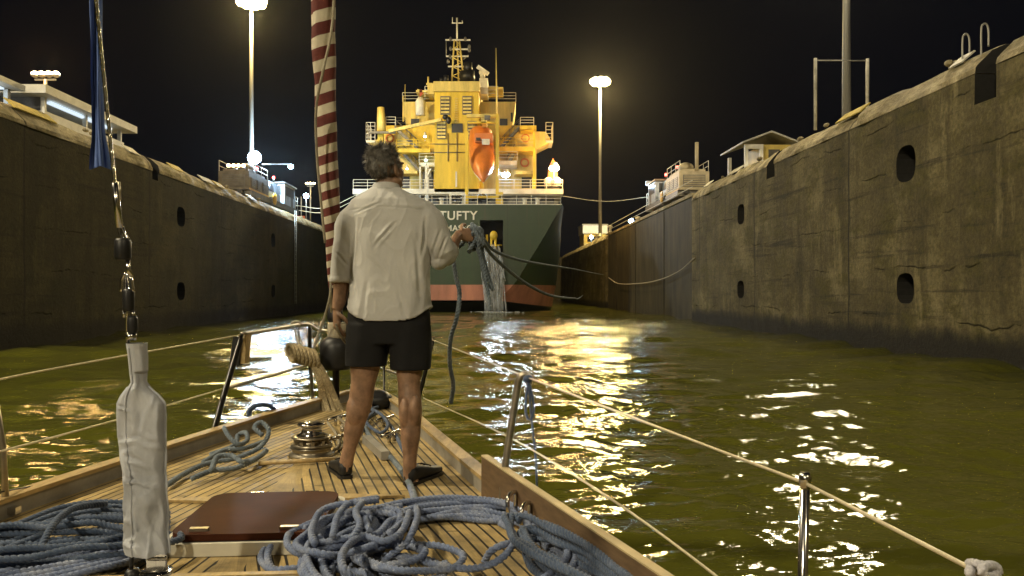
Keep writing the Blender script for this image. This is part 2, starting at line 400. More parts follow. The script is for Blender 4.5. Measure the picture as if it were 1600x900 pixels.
def foam_mat():
    m, n, l, b = new_mat('falling_white_water'); co = objco(n)
    t = noise_tex(n, l, co, 2, 6, .7, (3, 3, .35))
    b.inputs['Base Color'].default_value = (.7,.72,.72,1); b.inputs['Roughness'].default_value = .4
    b.inputs['Transmission Weight'].default_value = .15
    l.new(ramp(n, l, t, [(.36, (.1,.1,.1)), (.72, (.65,.65,.65))]), b.inputs['Alpha']); return m
M['foam'] = foam_mat()
E_SOD = emit('sodium_lens', (1,.8,.4), 40); E_WARM = emit('warm_lens', WARM, 25); E_COOL = emit('cool_lens', COOL, 40)
E_RED = emit('red_lens', (1,.08,.06), 12); E_TUBE = emit('fluorescent_strip', (.7,.85,1), 1.0); E_TEAL = emit('deck_lamp_lens', (.55,.95,.9), 6)
def lamp(name, loc, color, power, radius, parent=None, aim=None, cone=None):
    d = bpy.data.lights.new(name, 'SPOT' if aim else 'POINT'); d.color = color; d.energy = power*POWER; d.shadow_soft_size = radius
    o = bpy.data.objects.new(name, d); col.objects.link(o)
    if aim:
        d.spot_size = R(cone); d.spot_blend = .6
        o.rotation_euler = (Vector(aim)-Vector(loc)).to_track_quat('-Z', 'Y').to_euler()
    if parent:
        o.parent = parent; o.location = Vector(loc)-ORIG[parent.name]
    else: o.location = loc
    return o
exec_parts = []
# ================================================================== SETTING
def make_water():
    ds = [-60, -40, -25, -15, -9, -5, -2.5, -1, 0]; d = .6
    stepf = lambda q: .0004*q*q+.011
    while d < 158: ds.append(d); d += stepf(d)
    cols = [-18.9 + (17.0+18.9)*i/760 for i in range(761)]
    D, L = np.meshgrid(np.array(ds), np.array(cols), indexing='ij')
    X = L*CT - D*ST; Y = L*ST + D*CT; Z = np.zeros_like(X)
    r = np.random.RandomState(8); sd = stepf(np.clip(D, 1, 158)); lam = .11
    wx, wy = .35*np.sin(.55*X+.31*Y), .35*np.sin(.4*Y-.47*X+1.3)          # bend the crests so that no row repeats
    while lam < 12:
        a = np.pi/2+r.normal(0, .52)+(np.pi if r.rand() < .5 else 0); kx, ky = math.cos(a), math.sin(a)
        kk = 2*np.pi/lam; slope = .045 if lam < 1.2 else .031*(1+np.clip((D-12)/25, 0, .6))*(1 if lam < 3.5 else .45)
        damp = np.clip((lam/sd-1.3)/1.2, 0, 1)                              # drop what the mesh cannot carry far away
        patch = .75+.5*np.sin(.23*X*(1+r.rand())+.17*Y*(1+r.rand())+r.uniform(0, 6.28))
        Z += (slope/kk)*damp*patch*np.sin(kk*(kx*(X+wx*min(1, lam))+ky*(Y+wy*min(1, lam)))+r.uniform(0, 6.28))
        lam *= 1.062
    n, m = X.shape
    v = np.stack([X, Y, Z], -1).reshape(-1, 3)
    idx = np.arange(n*m).reshape(n, m)
    q = np.stack([idx[:-1,:-1], idx[:-1,1:], idx[1:,1:], idx[1:,:-1]], -1).reshape(-1, 4)
    me = bpy.data.meshes.new('water')
    me.vertices.add(len(v)); me.vertices.foreach_set('co', v.ravel().astype(np.float32))
    me.loops.add(q.size); me.loops.foreach_set('vertex_index', q.ravel().astype(np.int32))
    me.polygons.add(len(q)); me.polygons.foreach_set('loop_start', np.arange(0, q.size, 4, dtype=np.int32))
    me.update(calc_edges=True); me.validate()
    me.polygons.foreach_set('use_smooth', [True]*len(q))
    me.materials.append(M['water'])
    o = bpy.data.objects.new('water', me); col.objects.link(o); tag(o, 'murky olive green water of the lock chamber with glittering ripples', 'water', kind='structure')
make_water()

def wall_solid(side, d0, d1, prof, amp, step=.6):
    base = LATR if side > 0 else LATL
    mb = MB(); rings = []; n = int((d1-d0)/step)
    for i in range(n+1):
        d = d0+(d1-d0)*i/n; ring = []
        rs_ = random.Random(int(d/2.6)*7+side); jz, jl = rs_.uniform(-.09,.06), rs_.uniform(-.05,.07)
        for o, z, a in prof:
            q = noise.noise(Vector((d*.55, z*.6, 3.1*side)))*.6+noise.noise(Vector((d*1.7, z*1.9, 9+side)))*.4
            e = 0 if (i == 0 or i == n) else a*amp*q
            blk = 1 if (a >= 1 and z > 9.2 and 0 < i < n) else 0
            ring.append(W(base+side*(o+e+blk*jl), d, z+(e*.5 if a > 1.5 else 0)+blk*jz))
        rings.append(ring)
    mb.loft(rings, True, False); return mb
BODY = [(0,-3,0)]+[(0,z,1) for z in (-.4,.4,1.2,2,2.8,3.6,4.4,5.2,6,6.8,7.6,8.4)]+[(0,8.85,.3),(3,8.85,0),(3,-3,0)]
COPE = [(-.03,8.854,1.6),(.03,9.05,2.4),(.2,9.33,2.8),(.5,9.64,2.6),(.95,9.85,1),(3,9.85,0),(3,8.854,0)]
def cutters(side, niches, notches):
    base = LATR if side > 0 else LATL; mb = MB()
    for d, z, w, h in niches:
        ring = []
        for k in range(20):
            a = 2*math.pi*k/20; c, s = math.cos(a), math.sin(a)
            ring.append((d+w/2*math.copysign(abs(c)**.7, c), z+h/2*math.copysign(abs(s)**.7, s)))
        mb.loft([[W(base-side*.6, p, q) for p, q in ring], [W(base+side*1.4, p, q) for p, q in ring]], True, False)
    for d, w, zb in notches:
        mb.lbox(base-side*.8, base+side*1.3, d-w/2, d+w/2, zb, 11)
    return mb
def lock_wall(side, segs, niches, notches, mat, cope, label):
    t = thing('lock_wall', label, 'wall', tuple(W(LATR if side > 0 else LATL, 20, 0)))
    cut = cutters(side, niches, notches).build('niche_cutter', M['niche'])
    for k, (d0, d1) in enumerate(segs):
        for nm, prof, amp, mt in (('wall_face', BODY, .07, mat), ('coping', COPE, .17, cope)):
            o = wall_solid(side, d0, d1, prof, amp).build(nm, mt, t)
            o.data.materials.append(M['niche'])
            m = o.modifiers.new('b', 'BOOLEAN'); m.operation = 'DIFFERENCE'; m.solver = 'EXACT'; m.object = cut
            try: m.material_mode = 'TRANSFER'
            except Exception: pass
            bake(o)
    bpy.data.objects.remove(cut); return t
nr = [(27,6.75,1.25,1.3),(27,2.3,1.15,1.1),(45,6.75,1.25,1.2),(45,2.3,1.2,1.05),(9,6.75,1.2,1.2)]
nl = [(66.8,6.6,1.2,1.2),(47,6.7,1.2,1.2),(47,2.2,1.2,1.1),(66.8,2.2,1.2,1.1),(29,2.2,1.2,1.1)]
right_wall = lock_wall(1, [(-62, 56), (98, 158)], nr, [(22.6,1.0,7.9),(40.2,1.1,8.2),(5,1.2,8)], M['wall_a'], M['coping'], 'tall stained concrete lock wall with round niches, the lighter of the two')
left_wall = lock_wall(-1, [(-62, 158)], nl, [(43.4,.7,8.4),(16,1,8)], M['wall_shaded'], M['coping'], 'dark olive concrete lock wall topped by the long white shelter')
# recess in the right wall; its added dark leaf stands for shade there
mb = MB(); mb.lbox(LATR+1.6, LATR+3, 56.0, 98.0, -3, 8.85); mb.build('recess_wall', M['wall_shaded'], right_wall)
mb = MB(); mb.lbox(LATR+1.6, LATR+3, 56.0, 98.0, 8.854, 9.85); mb.build('coping', M['coping'], right_wall)
gate = thing('lock_gate_or_shade', 'added dark leaf in the wall recess that stands for shade on the wall', 'lock gate', tuple(W(LATR+.3, 75, 0)))
mb = MB(); mb.lbox(LATR+.25, LATR+1.4, 56.6, 97.4, -3, 9.2); mb.build('shade_leaf', M['gate_and_shade'], gate)
for d in (66, 79, 91):
    mb = MB(); mb.lbox(LATR+.19, LATR+.248, d, d+.25, -1, 9.1); mb.build('shade_leaf_strip', M['gate_and_shade'], gate)
mb = MB(); mb.lbox(LATR+.15, LATR+1.35, 56.6, 97.4, 9.25, 9.5); mb.build('shade_leaf_walkway', M['coping'], gate)
for z in (10.0, 10.5):
    mb = MB(); mb.tube([W(LATR+.3, 57, z), W(LATR+.3, 97, z)], .03, 6); mb.build('handrail', M['white_paint'], gate)
# grounds on both sides, and the far end of the chamber
mb = MB(); mb.lbox(LATR+3, 420, -150, 800, 8.5, 9.80); tag(mb.build('ground', M['pave']), 'dark paved ground behind the lighter lock wall', 'ground', kind='structure')
mb = MB(); mb.lbox(-420, LATL-3, -150, 800, 8.5, 9.80); tag(mb.build('ground', M['pave']), 'dark paved ground behind the white shelter', 'ground', kind='structure')
mb = MB(); mb.lbox(LATL-2.99, LATR+2.99, 158, 159.5, -3, 9.2)
tag(mb.build('lock_gate_or_shade', M['gate_and_shade']), 'closed steel gate across the far end beyond the ship', 'lock gate')
mb = MB(); mb.lbox(LATL-2.99, LATR+2.99, 159.6, 800, 7, 9.0); tag(mb.build('ground', M['pave']), 'dark ground beyond the closed far gate', 'ground', kind='structure')
mb = MB(); mb.lbox(LATL-2.99, LATR+2.99, -62, -60.5, -3, 9.2)
tag(mb.build('lock_gate_or_shade', M['gate_and_shade']), 'closed steel gate across the near end behind the yacht', 'lock gate')
# painted marks and loose chunks on the coping
def mark(side, d0, d1, mat, parent, name='painted_mark', o0=.3, o1=.75):
    base = LATR if side > 0 else LATL; mb = MB()
    def pt(o, d, e): return W(base+side*(o-e*.7), d, 9.33+.95*(o-.2)*.92+.10+e*.7)
    c = [pt(o0,d0,0),pt(o1,d0,0),pt(o1,d1,0),pt(o0,d1,0),pt(o0,d0,.05),pt(o1,d0,.05),pt(o1,d1,.05),pt(o0,d1,.05)]
    mb.hexa(c); return mb.build(name, mat, parent)
for d0, d1, mt in ((31.0,33.2,'yellow_mark'),(24.2,24.9,'white_mark'),(46.4,48.6,'white_mark'),(53,54.2,'white_mark')): mark(1, d0, d1, M[mt], right_wall)
for d0, d1, mt in ((27.6,29.2,'white_mark'),(31.2,34.2,'yellow_mark'),(41,42.2,'white_mark'),(46.6,48.4,'yellow_mark'),(51.5,53.6,'white_mark'),(54.2,55.8,'yellow_mark'),(61.5,63,'white_mark')): mark(-1, d0, d1, M[mt], left_wall)
for i in range(26):                                                   # broken lumps of the coping edge
    side = 1 if i < 17 else -1; d = rng.uniform(22, 112); mb = MB()
    base = LATR if side > 0 else LATL; rr = rng.uniform(.1, .2)
    if side > 0 and 55 < d < 98.5: base += 1.5
    mb.ell(W(base+side*(.55+rng.uniform(0,.4)), d, 9.86), (rr, rr*rng.uniform(1,2.4), rr*.8), None, 7, 5)
    mb.build('coping_lump', M['coping'], right_wall if side > 0 else left_wall)

# ================================================================== LIGHT MASTS
def mast(name, label, base, h, r0, power, color=SODIUM, lens=E_SOD, heads=8, ring=1.0, group='light masts along the lock', lrad=.9):
    t = thing(name, label, 'light mast', tuple(base), group)
    b = Vector(base); top = b+Vector((0,0,h))
    MB().tube([b, b+Vector((0,0,h*.5)), top], lambda u: r0*(1-.45*u), 12).build('pole', M['galv'], t)
    MB().lathe([(r0*1.6,0),(r0*1.6,.12),(r0*1.15,.14),(r0*1.1,.5)], b, None, 12).build('base_flange', M['galv'], t)
    fr = MB(); ang = [2*math.pi*k/heads for k in range(heads)]
    fr.tube([top+Vector((ring*.8*math.cos(a), ring*.8*math.sin(a), -.1)) for a in np.linspace(0, 2*math.pi, 25)[:-1]], .06, 6, False, True)
    for a in ang: fr.beam(top+Vector((0,0,-.1)), top+Vector((ring*.8*math.cos(a), ring*.8*math.sin(a), -.1)), .06, .06)
    fr.build('lamp_ring', M['galv'], t)
    for a in ang:
        c = top+Vector((ring*math.cos(a), ring*math.sin(a), -.05))
        f = MB().lathe([(.12,.22),(.26,.1),(.3,-.06)], c, None, 10).build('floodlight', M['galv'], t)
        MB().lathe([(.29,-.065),(.46,-.25),(.46,-.55),(.3,-.8),(.1,-.88)], c, None, 14).build('lens', lens, f)
    lamp('mast_lamp', top+Vector((0,0,-1.6)), color, power, lrad, t); return t
mast('light_mast', 'tall lit light mast rising behind the locomotive with the blue-white floodlight', W(-22.6, 73.6, 9.8), 20.4, .24, 24000)
mast('light_mast', 'lit light mast standing by the lighter wall, just beside the cargo ship', W(15.6, 108, 9.85), 22.4, .26, 60000)
mast('light_mast', 'grey mast behind the two posts with a crossbar, its lamps above the view', W(20.0, 42.5, 9.8), 17, .26, 14000, SOFT)
mast('light_mast', 'light mast out of view beside the yacht, above the dark wall', W(-23, 6, 9.8), 21, .24, 44000, SOFT)
mast('light_mast', 'light mast out of view behind the yacht, above the lighter wall', W(18, -26, 9.85), 20, .24, 12000, SOFT)
mast('light_mast', 'light mast far behind the yacht above the dark wall', W(-23, -40, 9.8), 21, .24, 62000, SOFT)
def short_lamp(label, base, h, power, color, lens, r=.1, arm=.45, n=4, group='short lamp posts'):
    t = thing('lamp_post', label, 'lamp post', tuple(base), group); b = Vector(base); top = b+Vector((0,0,h))
    MB().tube([b, top], r, 10).build('pole', M['galv'], t)
    MB().lathe([(r*2,0),(r*2,.05),(r*1.2,.07)], b, None, 10).build('base_flange', M['galv'], t)
    MB().beam(top-Vector((arm,0,0)), top+Vector((arm,0,0)), .08, .08).build('cross_arm', M['galv'], t)
    for k in range(n):
        c = top+Vector((-arm+2*arm*k/max(1,n-1), 0, .12))
        f = MB().lathe([(.08,.0),(.2,.08),(.2,.14)], c, None, 10).build('floodlight', M['galv'], t)
        MB().ell(c+Vector((0,0,.18)), (.19,.19,.14), None, 10, 6).build('lens', lens, f)
    if power: lamp('post_lamp', top+Vector((0,-.1,.8)), color, power, .3, t)
    return t
short_lamp('short lamp post flaring orange above the long white shelter', W(-23.3, 41, 9.8), 3.5, 1500, WARM, E_SOD, .09, .55)
short_lamp('short lamp post beside the striped sail, beyond the floodlit locomotive', W(-21.3, 92, 9.8), 4.9, 900, WARM, E_SOD, .08, .4, 3)
for lab, p, h in (('small blue-white lamp on the wall top nearest the parked locomotive', W(17.2, 79, 9.85), 1.0), ('small blue-white lamp on the wall top just past the light mast', W(17.4, 94, 9.85), .9), ('small blue-white lamp beside the cream cabin beyond the ship', W(17, 128, 9.85), 1.3), ('blue-white lamp half hidden by the striped sail', W(-20.5, 86.5, 9.85), 2.9)):
    t = thing('wall_lamp', lab, 'lamp', tuple(p), 'blue-white lamps on the wall tops')
    MB().tube([p, p+Vector((0,0,h))], .05, 8).build('post', M['galv'], t)
    f = MB().cbox(p+Vector((0,.1,h+.1)), (.5,.25,.5)).build('housing', M['galv'], t)
    MB().ell(p+Vector((0,-.06,h+.1)), (.3,.12,.3), None, 12, 8).build('lens', E_COOL, f)
    lamp('wall_lamp_light', p+Vector((0,-.5,h+.15)), COOL, 260, .2, t)

# ================================================================== BUILDINGS ON THE WALLS
sh = thing('shelter', 'long low white shelter with a glowing strip window on top of the dark wall', 'shelter', tuple(W(-21.6, 41, 9.85)))
MB().lbox(-27.5, -20.9, 36.8, 46.2, 11.55, 11.95).build('roof_fascia', M['white_paint'], sh)
MB().lbox(-27, -21.3, 37.4, 45.4, 9.85, 10.85).build('parapet_wall', M['white_paint'], sh)
MB().lbox(-26, -21.6, 37.6, 37.9, 10.852, 11.548).build('end_wall', M['grey_steel'], sh)
MB().lbox(-21.7, -21.5, 38.3, 44.4, 11.38, 11.5).build('fluorescent_strip', E_TUBE, sh)
for d in (37.6, 41.4, 45.2): MB().lbox(-21.6, -21.4, d, d+.15, 10.852, 11.548).build('post', M['white_paint'], sh)
MB().lbox(-26.5, -26.3, 37.6, 45, 9.85, 11.54).build('back_wall', M['grey_steel'], sh)
sh2 = thing('canopy', 'flat roofed canopy with a lit ceiling panel, next to the long white shelter', 'canopy', tuple(W(-24, 32, 9.85)))
MB().lbox(-30, -21.6, 27, 36.4, 11.5, 11.75).build('roof', M['white_paint'], sh2)
MB().lbox(-23.4, -22.2, 33.5, 35.8, 11.43, 11.495).build('ceiling_panel', E_TUBE, sh2)
for d in (28, 35.9): MB().lbox(-22.3, -22.1, d, d+.2, 9.82, 11.5).build('post', M['galv'], sh2)
MB().lbox(-28, -27.8, 27.5, 36, 9.82, 11.5).build('back_wall', M['grey_steel'], sh2)
lamp('canopy_light', W(-22.6, 34.6, 11.2), (.8,.9,1), 60, .3, sh2)
kiosk = thing('kiosk', 'small pitched roof kiosk with a white porch on the lighter wall', 'kiosk', tuple(W(17.4, 47.5, 9.85)))
MB().lbox(16.9, 18.7, 47.2, 50.5, 9.85, 11.3).build('wall', M['cream'], kiosk)
MB().prism([W(15.5,46.6,11.28),W(17.3,46.6,11.95),W(19.1,46.6,11.28),W(19.1,46.6,11.38),W(17.3,46.6,12.06),W(15.5,46.6,11.38)], W(0,4.6,0)).build('roof', M['galv'], kiosk)
MB().lbox(15.75, 16.88, 46.9, 47.15, 11.0, 11.27).build('porch_beam', M['white_paint'], kiosk)
for a_, d in ((15.75,46.92),(16.68,46.92),(15.75,50.2)): MB().lbox(a_, a_+.2, d, d+.2, 9.85, 10.995).build('porch_post', M['white_paint'], kiosk)
MB().lbox(17.3, 18.0, 47.16, 47.19, 9.86, 11.0).build('door', M['grey_steel'], kiosk)
fp = thing('height_gauge', 'two pale posts joined by a thin crossbar in front of the grey mast', 'gauge', tuple(W(17, 36, 9.85)))
a0, a1 = W(15.45, 36, 9.85), W(17.95, 36, 9.85)
for a in (a0, a1): MB().tube([a, a+Vector((0,0,3.4))], .075, 10).build('post', M['white_mark'], fp)
MB().tube([a0+Vector((0,0,3.3)), a1+Vector((0,0,3.3))], .03, 8).build('crossbar', M['galv'], fp)
lad = thing('ladder_handrail', 'pair of curved steel ladder rails at the top of the lighter wall', 'handrail', tuple(W(15, 24, 9.85)))
for d in (23.55, 24.5):
    MB().tube(catmull([W(15.35,d,9.3),W(15.35,d,10.35),W(15.4,d,10.52),W(15.47,d,10.56),W(15.54,d,10.5),W(15.58,d,10.3),W(15.58,d,9.85)], .05), .03, 8).build('rail', M['galv'], lad)
wl_ = thing('wall_ladder', 'thin ladder running down the dark wall under the floodlit locomotive', 'ladder', tuple(W(LATL, 74, 4)))
for d in (73.6, 74.2): MB().tube([W(LATL+.14,d,1), W(LATL+.14,d,9.9)], .035, 6).build('rail', M['galv'], wl_)
for k in range(22): MB().tube([W(LATL+.14,73.6,1.3+.4*k), W(LATL+.14,74.2,1.3+.4*k)], .02, 5).build('rung', M['galv'], wl_)
sgn = thing('sign_post', 'post with a small red sign board beside the far orange lamp post', 'sign', tuple(W(-21.6, 90, 9.85)))
MB().tube([W(-21.9,90,9.82), W(-21.9,90,13.2)], .06, 8).build('post', M['galv'], sgn); MB().cbox(W(-21.9,89.9,10.7), (.9,.06,.5)).build('sign_board', plain('sign_red', (.45,.12,.06), .6), sgn)
for i, (lat, d, lab) in enumerate(((15.75,100,'pale mooring bollard at the foot of the light mast by the ship'),(15.75,113,'pale mooring bollard beyond the light mast by the ship'),(17.1,88,'pale mooring bollard above the dark shade leaf'))):
    b = W(lat,d,9.85); t = tag(MB().lathe([(.3,0),(.3,.08),(.2,.12),(.18,.6),(.34,.72),(.34,.86),(.15,.95)], b, None, 14).build('bollard', M['white_mark']), lab, 'bollard', 'bollards on the wall top')
cab = thing('cabin', 'cream control cabin on the wall top beyond the ship', 'cabin', tuple(W(17, 133, 9.85)))
MB().lbox(16, 19.8, 130, 136, 9.85, 12.0).build('wall', M['cream'], cab); MB().lbox(15.8, 20, 129.8, 136.2, 12.0, 13.4).build('upper_storey', M['white_paint'], cab); MB().lbox(15.7, 20.1, 129.7, 136.3, 13.4, 13.6).build('roof', M['galv'], cab)
MB().lbox(16.6, 19.2, 129.94, 129.99, 10.6, 11.5).build('window', M['dark'], cab)

# ================================================================== LOCOMOTIVES
def locomotive(label, lat, d0, d1, group='towing locomotives on the lock walls', lit=False, PM=None):
    """towing locomotive: cab at each end, machinery hood between"""
    t = thing('towing_locomotive', label, 'locomotive', tuple(W(lat, (d0+d1)/2, 9.85)), group)
    L = d1-d0; w = 1.35; z = 9.85; PM = PM or M['loco']
    def bx(nm, a0, a1, u0, u1, z0, z1, mat, par=t): return MB().lbox(lat+a0, lat+a1, d0+u0*L, d0+u1*L, z+z0, z+z1).build(nm, mat, par)
    bx('chassis', -w, w, .02, .98, .45, .95, M['grey_steel'])
    for u in (.12, .26, .7, .84):
        for s in (-1, 1):
            c = W(lat+s*.8, d0+u*L, z+.42); rot = Matrix.Rotation(R(90), 3, 'Y')
            MB().lathe([(.1,-.12),(.42,-.1),(.42,.06),(.48,.08),(.48,.12),(.1,.14)], c, rot, 14).build('wheel', M['grey_steel'], t)
    bx('near_hood', -w*.95, w*.95, .0, .34, .952, 2.5, PM)
    bx('hood_roof', -w*.8, w*.8, .03, .31, 2.502, 2.75, PM)
    bx('winch_housing', -w*.85, w*.85, .36, .60, .952, 1.7, M['loco_blue'])
    for s in (-.6, .6):
        c = W(lat+s, d0+.48*L, z+1.95); MB().lathe([(.62,-.3),(.62,-.24),(.4,-.22),(.4,.22),(.62,.24),(.62,.3)], c, Matrix.Rotation(R(90), 3, 'Y'), 16).build('winch_drum', M['black'], t)
    k = bx('cab', -w*.95, w*.95, .66, .9, .952, 3.0, M['loco_blue'])
    bx('cab_roof', -w*1.05, w*1.05, .64, .92, 3.002, 3.15, PM)
    for s in (-1, 1): bx('window', s*w*.955, s*w*.97, .69, .87, 1.9, 2.8, M['dark'], k)
    bx('window', -w*.7, w*.7, .9005, .903, 1.9, 2.8, M['dark'], k); bx('window', -w*.7, w*.7, .657, .6595, 1.9, 2.8, M['dark'], k)
    MB().lathe([(.25,-.05),(.55,-.04),(.55,.05),(.25,.06)], W(lat-math.copysign(w+.1,lat), d0+.42*L, z+1.0), Matrix.Rotation(R(90), 3, 'Y'), 16).build('warning_disc', M['yellow'], t)
    rl = MB()
    for s in (-1, 1):
        for u in (.0, .11, .22, .33): rl.tube([W(lat+s*w*.9,d0+u*L,z+2.5), W(lat+s*w*.9,d0+u*L,z+3.4)], .03, 6)
        for zz in (2.95, 3.4): rl.tube([W(lat+s*w*.9,d0,z+zz), W(lat+s*w*.9,d0+.33*L,z+zz)], .03, 6)
        for u in (.93, .98): rl.tube([W(lat+s*w*.9,d0+u*L,z+.9), W(lat+s*w*.9,d0+u*L,z+2.3)], .035, 6)
        for zz in (1.4, 1.85, 2.3): rl.tube([W(lat+s*w*.9,d0+.92*L,z+zz), W(lat+s*w*.9,d0+.99*L,z+zz)], .03, 6)
    for zz in (1.4, 1.85, 2.3): rl.tube([W(lat-w*.9,d0+.985*L,z+zz), W(lat+w*.9,d0+.985*L,z+zz)], .03, 6)
    rl.build('railing', M['white_paint'], t)
    MB().ell(W(lat, d0+.2*L, z+3.2), (.7,.9,.5), None, 12, 8).build('sand_dome', PM, t)
    for u in (.3, .62): 
        b = MB().lathe([(.1,0),(.1,.2)], W(lat-.4*math.copysign(1,lat), d0+u*L, z+3.2), None, 8).build('beacon', M['grey_steel'], t); MB().ell(W(lat-.4*math.copysign(1,lat), d0+u*L, z+3.5), (.14,.14,.16), None, 10, 6).build('lens', E_RED, b)
    MB().lathe([(.16,0),(.16,2.6)], W(lat+.3*math.copysign(1,lat), d0+.02*L, z+2.4), None, 8).build('exhaust_pole', PM, t) if not lit else None
    for s in (-1, 1):
        for q in range(3):
            u = .03+.1*q; f = bx('vent_grille', s*w*.952, s*w*.965, u, u+.075, 1.25, 2.1, M['grey_steel'])
            for k in range(5): bx('louvre', s*w*.966, s*w*.985, u+.006, u+.069, 1.32+.155*k, 1.4+.155*k, PM, f)
        bx('side_stripe', s*w*.951, s*w*.958, .0, .34, .97, 1.12, M['yellow'])
        for k in range(4): bx('step', s*w*.96, s*w*1.12, .345, .385, .2+.26*k, .25+.26*k, M['grey_steel'])
        bx('cab_door', s*w*.952, s*w*.962, .8, .855, .98, 2.75, M['grey_steel'])
    f = bx('near_grille', -w*.7, w*.7, -.004, -.0005, 1.2, 2.2, M['grey_steel'])
    for k in range(6): bx('louvre', -w*.66, w*.66, -.007, -.0045, 1.26+.155*k, 1.34+.155*k, PM, f)
    for s in (-1, 1): bx('buffer', s*w*.5-.18, s*w*.5+.18, -.03, -.0005, .6, .9, M['black'])
    for s in (-.5, .5): bx('cable_guide', s-.1, s+.1, .5, .66, 1.702, 2.9, M['loco_blue'])
    bx('equipment_box', -w*.5, w*.1, .37, .44, 1.702, 2.3, PM)
    bx('fairlead_box', -w*.6, w*.6, .92, .975, .952, 1.5, M['loco_blue'])
    return t
l1 = locomotive('towing locomotive with a glaring blue-white floodlight on the dark wall', -21.6, 65.5, 82.5, lit=True, PM=M['loco_shaded'])
l2 = locomotive('towing locomotive with two red beacons on the lighter wall', 17.3, 64.5, 78.5)
f = MB().cbox(W(-21.2,70.2,14.25), (.9,.4,.6)).build('floodlight', M['grey_steel'], l1); MB().ell(W(-21.2,69.9,14.25), (.62,.25,.6), None, 14, 8).build('lens', E_COOL, f)
MB().tube([W(-21.2,70.2,12.6), W(-21.2,70.2,14.0)], .05, 6).build('floodlight_post', M['grey_steel'], l1)
lamp('floodlight_beam', W(-20.6,72.6,14.0), COOL, 8000, .5, l1)
MB().tube([W(-21.2,72,14.0), W(-20.9,81.5,15.6)], .05, 6).build('lamp_boom', M['grey_steel'], l1)
f = MB().cbox(W(-20.9,81.6,15.4), (.4,.3,.3)).build('work_lamp', M['grey_steel'], l1); MB().ell(W(-20.9,81.4,15.3), (.28,.16,.24), None, 12, 8).build('lens', E_COOL, f)
lamp('work_lamp_beam', W(-19.6,80.8,14.6), COOL, 1800, .2, l1)
f = MB().cbox(W(-21.6,66.2,12.85), (1.4,.3,.3)).build('marker_lights', M['grey_steel'], l1)
for k in range(4): MB().ell(W(-22.2+.42*k,66.0,12.9), (.16,.1,.14), None, 10, 6).build('lens', E_WARM, f)
lamp('cab_lamp', W(15.6,77.8,12.9), COOL, 160, .15, l2)
f = MB().cbox(W(16.1,77.6,13.2), (.5,.3,.35)).build('work_lamp', M['loco_blue'], l2)
tag(MB().tube(catmull([W(-20.6,82.5,11.35), W(-17.5,82.8,11.1), P(560,303,80.3)], .8), .035, 6).build('tow_cable', M['wire']), 'upper steel cable from the floodlit locomotive to the ship', 'cable', 'towing cables')
tag(MB().tube(catmull([W(-20.6,82.3,10.85), W(-17.5,82.6,10.6), P(560,310,80.3)], .8), .035, 6).build('tow_cable', M['wire']), 'lower steel cable from the floodlit locomotive to the ship', 'cable', 'towing cables')
tag(MB().tube(catmull([W(16.4,78.4,11.9), W(12,79.3,11.5), P(876,306,80.4)], .8), .03, 6).build('tow_cable', M['wire']), 'steel cable from the locomotive with red beacons to the ship', 'cable', 'towing cables')
tag(MB().rope(catmull([W(14.75,95,3.9), W(14.75,88,3.1), W(14.7,78,2.95), W(14.7,68,3.1), W(14.78,60,3.7), W(14.78,55,4.6)], 1), .05, .8, 8).build('fender_rope', M['rope_cream']), 'slack pale line draped along the dark shade leaf', 'rope')
# ================================================================== CARGO SHIP
SX = -5.6
ship = thing('cargo_ship', 'dark green cargo ship seen from the stern with a tall buff and cream deckhouse', 'ship', (SX, 90, 0))
def sb(px0, px1, py0, py1, d0, d1, m=None):
    m = m or MB(); a = P(px0, py1, d0); b = P(px1, py0, d0)
    return m.box((a.x, d0, a.z), (b.x, d1, b.z))
def spart(nm, mat, *boxes, par=None):
    m = MB()
    for b in boxes: sb(*b, m)
    return m.build(nm, mat, par or ship)
def hull_strip(z_list, tr_half, mid_half, mat, name):
    stations = [(80, 0), (81.2, .22), (83, .45), (85.5, .68), (88.5, .88), (92, 1), (120, 1.0), (138, 1), (146, 1), (152, 1)]
    m = MB()
    for s in (-1, 1):
        g = []
        for y, t in stations:
            row = []
            for z, a, b in zip(z_list, tr_half, mid_half):
                zz = z if not isinstance(z, tuple) else z[0]+(z[1]-z[0])*t
                h = a+(b-a)*t
                if y > 130: h *= max(.02, math.sqrt(max(0, 1-((y-130)/22.2)**2)))
                row.append((SX+s*h, y, zz))
            g.append(row)
        v = [p for r_ in g for p in r_]; k = len(z_list); f = []
        for i in range(len(g)-1):
            for j in range(k-1):
                q = (i*k+j, i*k+j+1, (i+1)*k+j+1, (i+1)*k+j); f.append(q if s > 0 else q[::-1])
        m.add(v, f, True)
    return m.build(name, mat, ship, fix=False)
ZS = [11.2, 9.5, 8, 6.5, 5, 3.8, 2.87]; TH_ = [10.85, 9.85, 9.0, 8.1, 7.15, 6.4, 5.75]
hull = hull_strip(ZS, TH_, [11.5, 11.45, 11.4, 11.3, 11.15, 11.0, 10.85], M['green'], 'hull')
hull_strip([2.87, 2.2, (1.25, .35)], [5.75, 5.1, 4.0], [10.85, 10.7, 10.4], M['red_paint'], 'boot_top')
hull_strip([(1.25, .35), (1.1, -1.2), (1.0, -2.5)], [4.0, 2.2, .01], [10.4, 9.5, .01], M['black'], 'underbody')
